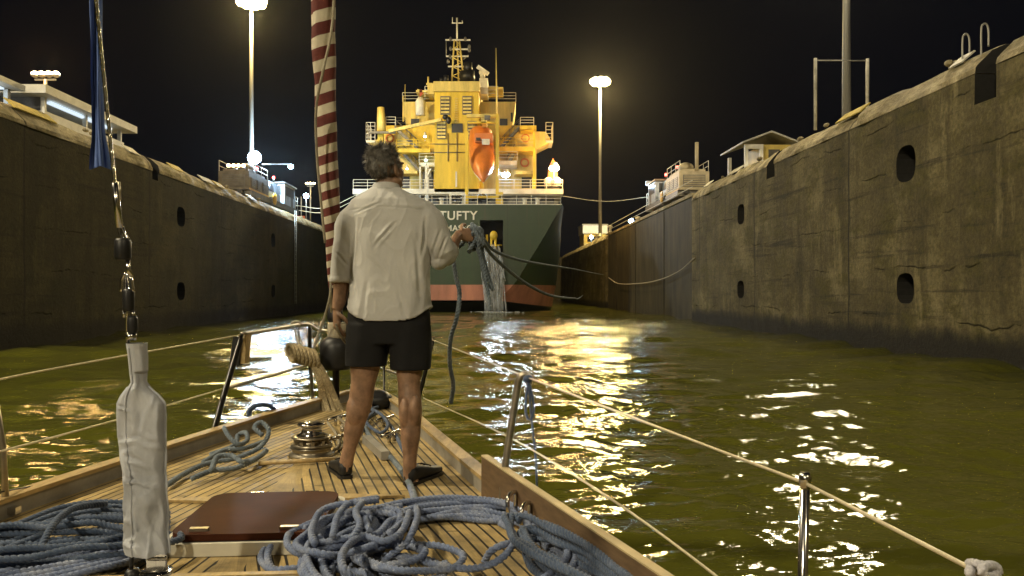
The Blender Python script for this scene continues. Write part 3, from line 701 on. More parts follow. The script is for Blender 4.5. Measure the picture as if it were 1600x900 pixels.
# transom with its mooring port
def face_with_hole(outer, hole, mat, name, y):
    bm = bmesh.new(); es = []
    for loop in [outer]+([hole] if hole else []):
        vs = [bm.verts.new((x-SX, y-90, z)) for x, z in loop]
        es += [bm.edges.new((vs[i], vs[(i+1)%len(vs)])) for i in range(len(vs))]
    bmesh.ops.triangle_fill(bm, use_beauty=True, use_dissolve=False, edges=es)
    for f in bm.faces:
        if f.normal.y > 0: f.normal_flip()
    me = bpy.data.meshes.new(name); bm.to_mesh(me); bm.free(); me.materials.append(mat)
    o = bpy.data.objects.new(name, me); col.objects.link(o); o.parent = ship; return o
hx0, hx1, hz0, hz1 = (750-800)/15, (786-800)/15, EYE+(455-402)/15, EYE+(455-344)/15
rt = [(SX+h, z) for z, h in zip(ZS, TH_)]; lt = [(SX-h, z) for z, h in zip(ZS, TH_)][::-1]
face_with_hole(rt+lt, [(hx0,hz0),(hx1,hz0),(hx1,hz1),(hx0,hz1)], M['green'], 'transom', 80)
face_with_hole([(SX+5.75,2.87),(SX+5.1,2.2),(SX+4.0,1.25),(SX-4.0,1.25),(SX-5.1,2.2),(SX-5.75,2.87)], None, M['red_paint'], 'transom_boot_top', 80)
m = MB(); m.box((hx0-.3,80.05,hz0-.3),(hx0,83,hz1+.3)); m.box((hx1,80.05,hz0-.3),(hx1+.3,83,hz1+.3)); m.box((hx0,80.05,hz0-.3),(hx1,83,hz0)); m.box((hx0,80.05,hz1),(hx1,83,hz1+.3)); m.box((hx0-.3,83,hz0-.3),(hx1+.3,83.2,hz1+.3))
port = m.build('mooring_port', M['niche'], ship)
m = MB()
for zz in (hz0+.4, hz0+1.3): m.tube([(hx0+.1,80.6,zz),(hx1-.1,80.6,zz)], .08, 8)
for xx in (hx0+.7, hx0+1.15, hx0+1.6): m.tube([(xx,80.5,hz0),(xx,80.5,hz0+2.4)], .13, 10)
m.ell(((hx0+hx1)/2+.2,80.5,hz0+2.3),(.42,.3,.5)); m.build('anchor_shank', M['buff'], port)
# lettering
def text(s, size, cx, z, y, name, par, mat, sx=1.0, align='CENTER'):
    c = bpy.data.curves.new(name, 'FONT'); c.body = s; c.size = size; c.extrude = .01; c.offset = size*.018; c.align_x = align; c.space_character = 1.08
    o = bpy.data.objects.new(name, c); col.objects.link(o)
    me = evaluated(o); bpy.data.objects.remove(o)
    o = bpy.data.objects.new(name, me); col.objects.link(o); me.materials.clear(); me.materials.append(mat)
    o.parent = par; o.rotation_euler = (R(90), 0, 0); o.scale = (sx, 1, 1)
    b = ORIG[ship.name]; o.location = (cx-b.x, y-b.y, z-b.z); return o
text('TUFTY', 1.28, (716-800)/15, EYE+(455-343.2)/15, 79.97, 'name_lettering', ship, M['letters'], .98)
text('LIMASSOL', .86, (716-800)/15, EYE+(455-360.8)/15, 79.97, 'port_lettering', ship, M['letters'], 1.0)
text('33', .8, (723-800)/15, EYE+(455-376.5)/15, 79.97, 'number_lettering', ship, M['letters'], 1.0)
# decks
m = MB(); m.add([(SX-10.85,80.01,11.2),(SX+10.85,80.01,11.2),(SX+11.5,92,11.2),(SX+11.5,130,11.2),(SX+8,146,11.2),(SX,152,11.2),(SX-8,146,11.2),(SX-11.5,130,11.2),(SX-11.5,92,11.2)], [tuple(range(9))]); m.build('main_deck', M['grey_steel'], ship)
m = MB(); m.box((SX-10.8,80.05,11.202),(SX+10.8,80.2,11.3)); m.build('deck_edge', M['shipwhite'], ship)
def railing(pts, h=1.05, mat=None, n=3, gap=1.5, r=.033, par=None, name='railing'):
    pts = [Vector(p) for p in pts]
    for a, b in zip(pts[:-1], pts[1:]):
        m = MB()
        k = max(1, int((b-a).length/gap))
        for i in range(k+1): m.tube([a.lerp(b, i/k), a.lerp(b, i/k)+Vector((0,0,h))], r*1.1, 5, True, False, False)
        for j in range(n):
            z = Vector((0,0,h*(j+1)/n)); m.tube([a+z, b+z], r, 5, True, False, False)
        o = m.build(name, mat or M['shipwhite'], par or ship)
    return o
railing([(SX-11.3,90,11.2),(SX-10.7,80.3,11.2),(-3.6,80.3,11.2)]); railing([(-2.6,80.3,11.2),(SX+10.7,80.3,11.2),(SX+11.3,90,11.2)])
# poop upper deck and house
def slab(px0, px1, py0, py1, d0, d1, mat=M['shipwhite'], name='deck_slab'): return spart(name, mat, (px0,px1,py0,py1,d0,d1))
slab(551, 880, 295, 303, 88, 98)
def railpx(pts, **k): return railing([P(*p) for p in pts], **k)
railpx([(552,295,88.1),(730,295,88.1)]); railpx([(778,295,88.1),(879,295,88.1)])
spart('house_lower', M['grey_steel'], (566,866,303,322,92,97))
spart('house', M['cream'], (600,838,232,295.1,92,98))
for x0, x1, y0, y1 in ((660,677,268,295),(689,707,266,294),(735,743,270,295),(815,831,277,294),(628,640,272,294),(604,614,270,294)):
    spart('doorway', M['dark'], (x0,x1,y0,y1,91.93,91.99))
spart('buttress', M['buff'], (678,688,270,295,90,91.9)); spart('buttress', M['buff'], (744,755,283,297,90,91.9)); spart('buttress', M['shipwhite'], (664,670,258,318,88.5,88.8))
spart('house', M['buff'], (590,838,196,232,92.4,98))
slab(655,728,254,260,89,91.9); railpx([(655,254,89.1),(728,254,89.1)])
slab(777,808,251,257,88.5,91.9); railpx([(777,251,88.6),(808,251,88.6)])
slab(805,836,267,272,89.5,91.9, M['cream'])
slab(777,836,229,236,89,92.3, M['buff']); railpx([(777,229,89.1),(836,229,89.1)], mat=M['buff'])
slab(620,672,232,238,89,92.3, M['buff']); railpx([(620,232,89.1),(672,232,89.1)], mat=M['buff'])
slab(590,652,267,271,89.5,91.9, M['cream'])
for x in (833,): spart('deck_post', M['buff'], (x,x+3,205,295,89.1,89.4))
spart('deck_post', M['shipwhite'], (655,657.5,258,318,89,89.3)); spart('deck_post', M['buff'], (590,598,200,300,89.1,89.9))
# funnel casing
spart('funnel_casing', M['buff'], (679,748,142,300,88,96)); spart('casing_parapet', M['cream'], (677,749.5,127,142.2,87.6,96.2))
for x0, x1, y0, y1 in ((688,703,150,179),(722.5,737.5,150,179),(682.5,697,189,217),(730.5,745,189,217)):
    f = spart('louvre_vent', M['grey_steel'], (x0,x1,y0,y1,87.85,87.98)); f2 = MB()
    for k in range(5): sb(x0+1, x1-1, y0+2+5.4*k, y0+5+5.4*k, 87.78, 87.84, f2)
    f2.build('slat', M['cream'], f); spart('vent_gap', M['dark'], (x0+1,(x0+x1)/2-.6,y0+1.5,y1-1.5,87.842,87.848), ((x0+x1)/2+.6,x1-1,y0+1.5,y1-1.5,87.842,87.848), par=f)
spart('casing_window', M['dark'], (706,723,193,207,87.9,87.98))
m = MB(); 
for k in range(11): sb(710.6, 715, 153+3.7*k, 154.4+3.7*k, 87.86, 87.96, m)
m.build('casing_ladder', M['cream'], ship)
m = MB()
for py in (225, 238): m.tube([P(672,py,87.9), P(728,py,87.9)], .04, 5)
for px in (700, 714): m.tube([P(px,208,87.9), P(px,252,87.9)], .05, 5)
m.build('casing_pipes', M['grey_steel'], ship)
m = MB(); m.ell(P(696,183,87), (.35,.3,.3)); m.ell(P(701,188,87), (.3,.3,.42)); m.build('floodlight', M['black'], ship)
# wheelhouse and bridge wings
m = MB(); m.prism([P(629,159,93), P(806,159,93), P(803,180,93), P(800,197,93), P(634,197,93), P(631,180,93)], (0,6,0)); m.build('wheelhouse', M['cream'], ship)
for x0, x1 in ((642,655),(781,793)): 
    f = spart('wheelhouse_window', M['cream'], (x0-1,x1+1,184,197,92.9,92.98)); spart('glass', M['dark'], (x0,x1,185.4,196,92.84,92.89), par=f)
spart('wheelhouse_door', M['dark'], (798,801,176,190,92.9,92.98))
railpx([(629,159,93.1),(678,159,93.1)], h=1.1); railpx([(748,159,93.1),(806,159,93.1)], h=1.1)
slab(650,678,141,144,91,95, M['cream'], 'roof_deck'); slab(748,786,136,139,91,95, M['cream'], 'roof_deck')
m = MB(); m.beam(P(652,141,92), P(675,150,92), .25, .25); m.beam(P(783,138,92), P(760,150,92), .25, .25); m.build('deck_bracket', M['cream'], ship)
railpx([(664,152,91),(678,152,91)], h=1.3); railpx([(750,152,91),(778,152,91)], h=1.3)
spart('platform', M['shipwhite'], (749,762,122,147,90,93)); spart('platform', M['cream'], (668,678,130,147,90,93))
for sgn_, x0, x1, xe0, xe1 in ((-1,584,634,572,586),(1,800,853,853,864)):
    m = MB()
    if sgn_ < 0: m.prism([P(574,222,92), P(640,205,92), P(640,228,92), P(590,231,92)], (0,3.5,0))
    else: m.prism([P(800,204,92), P(853,206,92), P(862,221,92), P(838,233,92), P(800,233,92)], (0,3.5,0))
    m.build('bridge_wing', M['cream'], ship)
    slab(xe0, xe1, 219, 222.5, 91.8, 95.4, M['shipwhite'], 'wing_floor')
    railpx([(xe0,220,91.9),(xe1,220,91.9)], h=2.2, n=5, gap=.5, name='wing_cage')
    railing([P(xe0 if sgn_<0 else xe1,220,91.9), P(xe0 if sgn_<0 else xe1,220,91.9)+Vector((0,3.4,0))], h=2.2, n=5, gap=.7, name='wing_cage')
slab(813,834,196,202,89.5,92.3, M['buff'], 'balcony'); railpx([(813,196,89.6),(834,196,89.6)], h=.95)
railpx([(603,196,90),(618,196,90)], h=1.0); railpx([(618,196,91.5),(634,196,91.5)], h=.9, mat=M['grey_steel'])
# stairs
def stair(pa, pb, mat=M['grey_steel']):
    a, b = P(*pa), P(*pb); m = MB()
    for dy in (0, .9):
        o = Vector((0,dy,0)); m.beam(a+o, b+o, .08, .3); m.tube([a+o+Vector((0,0,1)), b+o+Vector((0,0,1))], .035, 5)
        for k in range(5): q = a.lerp(b, k/4)+o; m.tube([q, q+Vector((0,0,1))], .03, 5)
    for k in range(1, 11): q = a.lerp(b, k/11); m.box((q.x-.15, q.y, q.z-.03), (q.x+.15, q.y+.9, q.z+.03))
    return m.build('stair', mat, ship)
stair((617,199,90.5),(652,231,90.2)); stair((811,199,90.5),(781,231,90.2)); stair((630,240,90.4),(655,266,90.4)); stair((805,236,90.4),(792,258,90.2))
# derrick post and boom, mast, radar, aerials
m = MB(); m.tube([P(596,205,89.5), P(595,168,89.5)], lambda u: .55-.15*u, 10); m.build('derrick_post', M['cream'], ship)
m = MB(); m.beam(P(608,205,88.5), P(690,187,87), .3, .35); m.build('derrick_boom', M['cream'], ship)
m = MB(); m.beam(P(576,207,88.6), P(618,207,88.6), .3, .25); m.build('crane_arm', M['grey_steel'], ship)
mst = MB(); b0, b1 = P(716,128,92), P(714,63,92)
for dx, dy in ((-.55,-.5),(.55,-.5),(0,.6)): mst.tube([b0+Vector((dx*1.3,dy*1.3,0)), b1+Vector((dx*.55,dy*.55,0))], .1, 6)
for k in range(9):
    t0, t1 = k/9, (k+1)/9; p, q = b0.lerp(b1, t0), b0.lerp(b1, t1); f0 = 1.3-.75*t0; s = 1 if k%2 else -1
    mst.tube([p+Vector((-.55*f0*s,-.5*f0,0)), q+Vector((.55*f0*s,-.5*f0,0))], .05, 5)
mo = mst.build('mast', M['cream'], ship)
m = MB(); m.tube([b1, P(714,28,92)], .1, 7); m.beam(P(706,36,92), P(723,36,92), .1, .1); m.tube([P(707,36,92), P(707,27,92)], .05, 5); m.tube([P(723,36,92), P(722,32,92)], .05, 5); m.build('topmast', M['shipwhite'], ship)
for y_, x0, x1 in ((62.5,696,735),(77,704,735),(88,697,732),(104,700,730)):
    m = MB(); m.beam(P(x0,y_,91.7), P(x1,y_,91.7), .14, .16); m.build('yard', M['shipwhite'], ship)
m = MB()
for px, py in ((704,63),(727,63),(704,78),(733,75),(733,80),(703,90),(700,98)): m.ell(P(px,py-2,91.6), (.18,.18,.28), None, 8, 6)
m.tube([P(697,62,91.7), P(697,88,91.7)], .06, 5); m.beam(P(700,88,91.7), P(709,95,91.7), .1, .1); m.beam(P(732,86,91.7), P(724,93,91.7), .1, .1); m.build('navigation_light', M['grey_steel'], ship)
m = MB(); m.tube([P(731,128,91), P(730,112,91)], .9, 12); m.tube([P(732,112,91), P(731,98,91)], .5, 10); m.build('exhaust_pipe', M['black'], ship)
m = MB(); m.tube([P(697,127,91), P(697,118,91)], .3, 8); m.tube([P(690,127,91), P(690,122,91)], .25, 8); m.build('vent_pipe', M['black'], ship)
m = MB(); m.tube([P(754,122,91), P(754,112,91)], .3, 8); m.ell(P(754,113,91), (.45,.4,.4)); m.build('radar_pedestal', M['shipwhite'], ship)
m = MB(); m.beam(P(746,104,90.7), P(763,116,90.7), .3, .45); m.build('radar_scanner', M['shipwhite'], ship)
m = MB(); m.tube([P(777,300,86), P(776,150,86), P(775,75,86)], lambda u: .14-.1*u, 6); m.build('whip_aerial', M['cream'], ship)
m = MB(); m.tube([P(630,190,91), P(630,150,91)], .08, 6); m.tube([P(633,165,91), P(633,132,91)], .035, 5); m.tube([P(669,135,90.5), P(669,120,90.5)], .1, 6); m.tube([P(666,131,90.5), P(676,131,90.5)], .12, 6); m.build('aerial', M['cream'], ship)
m = MB(); m.lathe([(.55,0),(.6,1.2),(.62,1.6),(.3,2.1)], P(657,180,91), None, 12); m.ell(P(656,163,91), (.55,.55,.6)); m.build('satellite_dome', M['shipwhite'], ship)
m = MB(); m.prism([P(656,152,91), P(661,146,91), P(659,140,91), P(655,141,91)], (0,.04,0)); m.build('red_flag', plain('red_bunting', (.5,.1,.05), .8), ship)
# deck gear at the stern
m = MB()
for px in (740, 750, 762): m.lathe([(.55,-.2),(.55,-.14),(.3,-.12),(.3,.12),(.55,.14),(.55,.2)], P(px,311,83), Matrix.Rotation(R(90),3,'Y'), 12)
m.tube([P(733,311,83), P(770,311,83)], .12, 8); m.build('winch', M['black'], ship)
spart('pipe_run', M['buff'], (731,786,306,309.5,82,82.3)); spart('pipe_run', M['buff'], (779,786,300,319,82,82.5))
m = MB(); m.tube([P(714+5.5*math.cos(a),313+5.5*math.sin(a),80.9) for a in np.linspace(0,2*math.pi,17)[:-1]], .16, 8, False, True); m.build('fairlead_ring', M['black'], ship)
spart('fairlead_frame', M['shipwhite'], (702,705,303,319,80.8,81.1), (724,727,303,319,80.8,81.1), (702,727,302,304.5,80.7,80.8))
for px in (800, 815): 
    m = MB(); m.box(*[tuple(v) for v in (P(px-5,318,82), P(px+5,309,82)+Vector((0,.8,0)))]); m.build('winch_motor', M['grey_steel'], ship)
for px in (690, 840, 820, 600, 575):
    m = MB(); m.lathe([(.35,0),(.35,.1),(.22,.14),(.22,.8),(.32,.85),(.32,.95)], Vector((P(px,319,82).x, 82, 11.2)), None, 10); m.build('bollard', M['shipwhite'], ship)
spart('pilot_ladder_box', M['shipwhite'], (711.5,714,268,292,87,87.2)); m = MB(); m.tube([P(669,318,82), P(667.5,262,82)], .06, 6); m.build('flagstaff', M['shipwhite'], ship)
m = MB(); g = [[P(668+6.5*u*(1-.2*k/5), 262+2.6*k+2*math.sin(3*u), 82+.15*math.sin(5*u+k)) for u in np.linspace(0,1,6)] for k in range(6)]
m.add([p for r_ in g for p in r_], [(i*6+j,i*6+j+1,(i+1)*6+j+1,(i+1)*6+j) for i in range(5) for j in range(5)], True); m.build('ensign', M['white_paint'], ship, fix=False)
# red lifebuoys and boxes on the house
for px, py, d in ((609,216,91.9),(821,216,92.2),(820,254,91.8)):
    m = MB(); c = P(px,py,d-.12); m.tube([c+Vector((.45*math.cos(a),0,.45*math.sin(a))) for a in np.linspace(0,2*math.pi,17)[:-1]], .11, 8, False, True); m.build('lifebuoy', M['red_orange'], ship)
# deck lamps
for px, py, d, c, e, pw, rr in ((790,273,87.6,(.75,.88,1),E_COOL,6500,.5),(866,263,88.2,WARM,E_SOD,3400,.6),(664,213.5,91.6,(.55,.95,.9),E_TEAL,8,.2),(665.5,250.5,88.8,(.55,.95,.9),E_TEAL,8,.2),(636,264,90.5,(.9,.9,.8),E_TEAL,6,.16)):
    c0 = P(px,py,d); m = MB(); m.tube([Vector((c0.x,c0.y+.15,c0.z-2.0 if rr>.5 else c0.z-.5)), c0+Vector((0,.15,-.3))], .07, 6); m.lathe([(rr*.6,0),(rr*.9,.1),(rr*.5,.5)], c0+Vector((0,.1,rr*.3)), None, 12)
    f = m.build('deck_lamp', M['shipwhite'], ship); MB().ell(c0, (rr,rr*.6,rr*.62), None, 14, 8).build('lens', e, f)
    lamp('deck_lamp_light', c0+Vector((1.2 if px > 860 else 0,-1.0,.1)), c, pw, .35, ship, *((Vector((c0.x*.7, 30, 0)), 125) if pw > 5000 else ()))
lamp('casing_fill_light', P(640,175,80), SODIUM, 250, .3, ship)  # added unseen light that brightens the casing; it has no fitting
# free-fall lifeboat on its ramp
lb = thing('lifeboat', 'orange free-fall lifeboat hanging bow down on the stern ramp', 'lifeboat', tuple(P(754,240,86)))
A, B = P(755,284,83.5), P(751,207,88.5); ax = (B-A).normalized(); sd = Vector((1,0,0)); nn = ax.cross(sd).normalized()
if nn.z < 0: nn = -nn
L = (B-A).length; rings = []
for t, w, up, dn in ((0,.05,.2,.12),(.05,.32,.5,.5),(.14,.78,.85,.85),(.26,1.18,1.05,1.05),(.38,1.36,1.15,1.15),(.6,1.36,1.2,1.15),(.85,1.34,1.2,1.1),(.97,1.3,1.15,1.05),(1,1.15,1.0,.9)):
    c = A+ax*L*t
    rings.append([c+sd*x*w+nn*(z*up if z > 0 else z*dn) for x, z in ((0,-1),(.38,-.8),(.75,-.5),(1,-.08),(1.03,.05),(.92,.5),(.55,.92),(0,1),(-.55,.92),(-.92,.5),(-1.03,.05),(-1,-.08),(-.75,-.5),(-.38,-.8))])
MB().loft(rings).build('hull', M['orange'], lb)
m = MB(); m.tube([A+ax*L*t+nn*(-1)*d for t, d in ((0,.1),(.06,.5),(.16,.85),(.3,1.05),(.5,1.1),(.93,1.05))], .07, 6); m.tube([A+ax*L*.02+sd*.25, A+ax*L*.16+sd*.86, A+ax*L*.3+sd*1.2, A+ax*L*.93+sd*1.36], .06, 6); m.tube([A+ax*L*.02-sd*.25, A+ax*L*.16-sd*.86, A+ax*L*.3-sd*1.2, A+ax*L*.93-sd*1.36], .06, 6); m.build('fender_rail', M['shipwhite'], lb)
m = MB(); m.cbox(P(756,217,86.0), (2.0,1.5,1.0)); m.build('canopy', M['orange'], lb)
spart('hatch_panel', M['white_paint'], (753,765,217,226,84.9,85.1), par=lb); spart('window', M['dark'], (744,751,215,219,84.9,85.1), par=lb)
spart('ramp_post', M['buff'], (726.5,731.5,205,320,84,84.5)); spart('ramp_post', M['buff'], (774.5,779.5,178,320,84,84.5)); spart('ramp_beam', M['cream'], (729,776,178,183,84.6,85)); spart('ramp_beam', M['buff'], (731,776,190,192.5,85,85.3))
spart('davit_box', M['grey_steel'], (757,766,180,187,84.2,84.55)); spart('ramp_beam', M['cream'], (752,760,183,192,85,88))
# orange crane with floats at the quarter
cr = thing('rescue_crane', 'orange davit crane beside the bright orange lamp on the ship quarter', 'crane', tuple(P(862,294,90)))
m = MB(); m.prism([P(855,290,90), P(857,262,90), P(864,247,90), P(870,258,90), P(872,290,90)], (0,1.2,0)); m.build('jib', M['red_orange'], cr)
m = MB(); m.box(tuple(P(852,294.5,89.6)), tuple(P(874,288,89.6)+Vector((0,1.8,0)))); m.build('pedestal', M['grey_steel'], cr)
for px in (857, 870): m = MB(); c = P(px,284,89); m.lathe([(.1,-.4),(.5,-.36),(.55,0),(.5,.36),(.1,.4)], c, Matrix.Rotation(R(90),3,'X'), 16); m.build('float_drum', M['shipwhite'], cr)
# water pouring from the mooring port
st = MB(); rs = random.Random(5)
for k in range(210):
    x = (768-800)/15+rs.gauss(0,.42); z0 = 6.2+rs.uniform(-.3,.9); y0 = 79.85-rs.uniform(0,.5); n = 9; pts = []
    zf = rs.uniform(.0,.3) if rs.random() < .6 else rs.uniform(1.5,4.5); dr = rs.gauss(.25,.2)+.1
    for i in range(n): u = i/(n-1); pts.append(Vector((x+dr*u+.05*math.sin(9*u+k), y0-.7*math.sqrt(u), z0+(zf-z0)*u)))
    w = rs.uniform(.025,.085); st.tube(pts, lambda u, w=w: w*(.5+1.0*u), 5)
for k in range(150):
    x = (776-800)/15+rs.gauss(0,.16); z0 = 6.0; pts = [Vector((x+.04*math.sin(7*u+k), 79.6-.75*math.sqrt(u), z0*(1-u)+.02)) for u in np.linspace(0,1,8)]
    st.tube(pts, rs.uniform(.03,.08), 5)
tag(st.build('discharge_water', M['foam']), 'white water pouring from the mooring port into the lock', 'falling water', kind='stuff')
sp = MB()
for k in range(150):
    a = rs.uniform(0,6.28); r_ = abs(rs.gauss(0,.75)); sp.ell(((773-800)/15+r_*math.cos(a)*1.6, 78.9+r_*math.sin(a)*.9, .03), (rs.uniform(.06,.22),rs.uniform(.05,.14),rs.uniform(.03,.12)), None, 7, 5)
tag(sp.build('splash', M['foam']), 'white splash where the falling water meets the lock water', 'foam', kind='stuff')

fp_ = MB(); g = []
for i in range(26):
    for j in range(40):
        u = i/25; a = 2*math.pi*j/40; r_ = u*(1.6+.6*noise.noise(Vector((3*math.cos(a),3*math.sin(a),1)))); x, y = (773-800)/15+1.5*r_*math.cos(a), 78.7+r_*math.sin(a)
        g.append((x, y, .05+.07*(1-u)+.06*noise.noise(Vector((x*2.2,y*2.2,0)))))
fp_.add(g, [(i*40+j,i*40+(j+1)%40,(i+1)*40+(j+1)%40,(i+1)*40+j) for i in range(25) for j in range(40)], True)
tag(fp_.build('foam_patch', M['foam'], None, False), 'pale churned foam spreading on the water under the ship stern', 'foam', kind='stuff')
# ================================================================== YACHT
yacht = thing('yacht', 'teak decked sailing yacht bow with windlass, hatch and lifelines under the standing man', 'yacht', (-1.2, 4, 1.2))
DZ = 1.2
LE = ([-5,-2,1.0,2.35,3.38,4.53,5.7,6.5,7.0,7.35], [-1.9,-2.2,-2.33,-2.32,-2.25,-2.06,-1.83,-1.64,-1.50,-1.385])
RE = ([-5,-2,1.0,1.52,2.35,3.1,3.81,4.9,6.0,6.86,7.35], [.35,.6,.62,.57,.39,.14,-.127,-.48,-.83,-1.14,-1.375])
def smooth_curve(T):
    xs, ys = T; pts = catmull([(a, b, 0) for a, b in zip(xs, ys)], .03); X = [p.x for p in pts]; Y = [p.y for p in pts]
    return lambda d: float(np.interp(d, X, Y))
el, er = smooth_curve(LE), smooth_curve(RE)
ds = list(np.arange(-5, 7.351, .07)); nc = 41
v = []; at = []
for d in ds:
    a, b = el(d), er(d); sl = math.cos(math.atan((el(d+.05)-el(d-.05))/.1)); sr = math.cos(math.atan((er(d+.05)-er(d-.05))/.1))
    for j in range(nc):
        s = j/(nc-1); x = a+(b-a)*s
        v.append((x, d, DZ)); dl, dr = (x-a)*sl, (b-x)*sr
        at.append((min(dl, dr) if j != (nc-1)//2 else (dl+dr)/2, d+(50 if dl > dr else 0), abs(s-.5)*(b-a)))
f = [(i*nc+j, i*nc+j+1, (i+1)*nc+j+1, (i+1)*nc+j) for i in range(len(ds)-1) for j in range(nc-1)]
deck = MB().add(v, f).build('deck', M['teak'], yacht, fix=False)
A_ = deck.data.attributes.new('plank', 'FLOAT_VECTOR', 'POINT'); A_.data.foreach_set('vector', np.array(at, np.float32).ravel())
def edge_strip(fn, side, o0, o1, z0, z1, mat, name, d0=-5, d1=7.36):
    rings = []
    for d in np.arange(d0, d1, .1):
        x = fn(d); rings.append([(x+side*o0, d, z0), (x+side*o1, d, z0), (x+side*o1, d, z1), (x+side*o0, d, z1)])
    return MB().loft(rings, True, False).build(name, mat, yacht)
for fn, sd_ in ((el, -1), (er, 1)):
    edge_strip(fn, sd_, -.028, .03, DZ-.02, DZ+.07, M['bulwark'], 'bulwark')
    edge_strip(fn, sd_, -.038, .042, DZ+.072, DZ+.092, M['teak_trim'], 'cap_rail')
    rings = []
    for d in np.arange(-5, 7.4, .2):
        x = fn(d); cx = (el(d)+er(d))/2
        rings.append([(x+sd_*.03, d, DZ-.03), (x+sd_*.06, d, 1.0), (x+sd_*.02+(cx-x)*.08, d-.05, .5), (x+(cx-x)*.3, d-.15, -.1), (cx, d-.3, -.5), (cx, d, DZ-.5)])
    MB().loft(rings, True, True).build('hull_side', M['hull_white'], yacht)
H_ = Vector((-.073, .997, 0)).normalized(); C_ = Vector((H_.y, -H_.x, 0))
def Bt(x, y, z=0): p = Vector((-.867, 0, 0))+H_*y+C_*x; return Vector((p.x, p.y, DZ+z))
def bbox(x0, x1, y0, y1, z0, z1, m=None): return (m or MB()).hexa([Bt(a,b,z) for z in (z0,z1) for a,b in ((x0,y0),(x1,y0),(x1,y1),(x0,y1))])
def rounded(x0, x1, y0, y1, z0, z1, r, n=5):
    pts = []
    for cx, cy, a0 in ((x1-r,y1-r,0),(x0+r,y1-r,90),(x0+r,y0+r,180),(x1-r,y0+r,270)):
        for k in range(n+1): a = R(a0+90*k/n); pts.append((cx+r*math.cos(a), cy+r*math.sin(a)))
    return MB().loft([[Bt(x,y,z0) for x,y in pts], [Bt(x,y,z1) for x,y in pts]], True, False)
hat = rounded(-.25, .36, 2.9, 3.56, .002, .05, .07).build('hatch', M['shipwhite'], yacht)
rounded(-.225, .335, 2.925, 3.535, .052, .078, .075).build('hatch_lid', M['hatch'], hat)
rounded(-.232, .342, 2.918, 3.542, .0505, .0518, .075).build('gasket', M['black'], hat)
for x in (-.12, .22): bbox(x-.035, x+.035, 2.96, 2.985, .0785, .09).build('handle', M['steel_dull'], hat)
for x in (-.05, .2): bbox(x-.03, x+.03, 3.53, 3.57, .052, .072).build('hinge', M['steel'], hat)
m = MB(); pr = [Bt(-.55,3.68,.003),Bt(-.3,3.64,.003),Bt(.35,3.64,.003),Bt(.62,3.68,.003),Bt(.35,3.725,.003),Bt(-.3,3.725,.003)]; m.prism(pr, (0,0,.012)); m.build('margin_plank', M['teak_trim'], yacht)
m = MB(); rounded(-.36, .40, .1, 2.535, .002, .055, .08).build('coachroof', M['bulwark'], yacht); rounded(-.375, .415, 1.6, 2.63, .0, .001, .08)
bbox(-.36, .40, 2.54, 2.57, .002, .06).build('coachroof_trim', M['teak_trim'], yacht)
# windlass
wd = tag(MB().lathe([(.135,0),(.135,.02),(.115,.03),(.115,.06),(.13,.07)], P(487,712,4.66), None, 28).build('windlass', M['steel_dull'], yacht))
wc = P(487,712,4.66)
m = MB(); m.lathe([(.1,.072),(.125,.085),(.09,.1),(.075,.115),(.09,.13),(.122,.145),(.1,.152)], wc, None, 24)
for k in range(10): a = 2*math.pi*k/10; m.cbox(wc+Vector((.098*math.cos(a),.098*math.sin(a),.11)), (.02,.02,.035), Euler((0,0,a)))
m.build('gypsy', M['steel_dull'], wd)
MB().lathe([(.085,.154),(.09,.16),(.062,.18),(.056,.205),(.062,.225),(.085,.238),(.08,.25),(.03,.258)], wc, None, 28).build('drum', M['steel'], wd)
def chain(pts, r=.006, link=.038):
    m = MB(); pts = catmull(pts, link*.72); T, U = frames(pts)
    for i, p in enumerate(pts):
        b = T[i].cross(U[i]); u, w = (U[i], b) if i % 2 else (b, U[i])
        m.tube([p+T[i]*(link*.5*math.cos(a))+u*(link*.3*math.sin(a)) for a in np.linspace(0,2*math.pi,11)[:-1]], r, 5, False, True)
    return m
for o_ in [wd]+list(wd.children_recursive):
    for v_ in o_.data.vertices: v_.co.z = (v_.co.z)*.8
chain([wc+Vector((.1,.02,.09)), wc+Vector((.16,.4,.07)), G(535,668,1.24), G(556,640,1.24), G(572,624,1.25)], .007, .045).build('anchor_chain', M['steel_dull'], yacht)
anc = MB().beam(G(566,640,1.27), P(600,617,7.5), .05, .06).build('bow_anchor', M['darktube'], yacht)
m = MB(); a = P(588,626,7.25); m.prism([a, a+Vector((.28,.25,-.02)), a+Vector((.3,.05,-.12)), a+Vector((.05,-.3,-.06))], (0,0,.03)); m.prism([a, a+Vector((-.2,.25,-.02)), a+Vector((-.25,.05,-.12)), a+Vector((-.05,-.2,-.06))], (0,0,.03)); m.build('fluke', M['black'], anc)
for px, py in ((612,690),(603,665),(528,664)):
    c = G(px, py, 1.2); m = MB(); m.tube([c+Vector((-.05,-.1,.055)), c+Vector((-.01,-.03,.06)), c+Vector((.015,.04,.06)), c+Vector((.04,.1,.055))], .012, 8)
    for s in (-1, 1): m.tube([c+Vector((.012*s,.03*s,0)), c+Vector((.012*s,.03*s,.06))], .012, 8)
    m.build('cleat', M['steel'], yacht)
m = MB(); m.beam(G(572,686,1.23), G(602,712,1.23), .05, .05); m.build('deck_fitting', M['bulwark'], yacht)
m = MB(); m.ell(G(585,625,1.27), (.16,.14,.09)); m.build('bow_roller_cover', M['black'], yacht)
c = G(1008/1.0-600, 1008/1.0-290, 1.2)
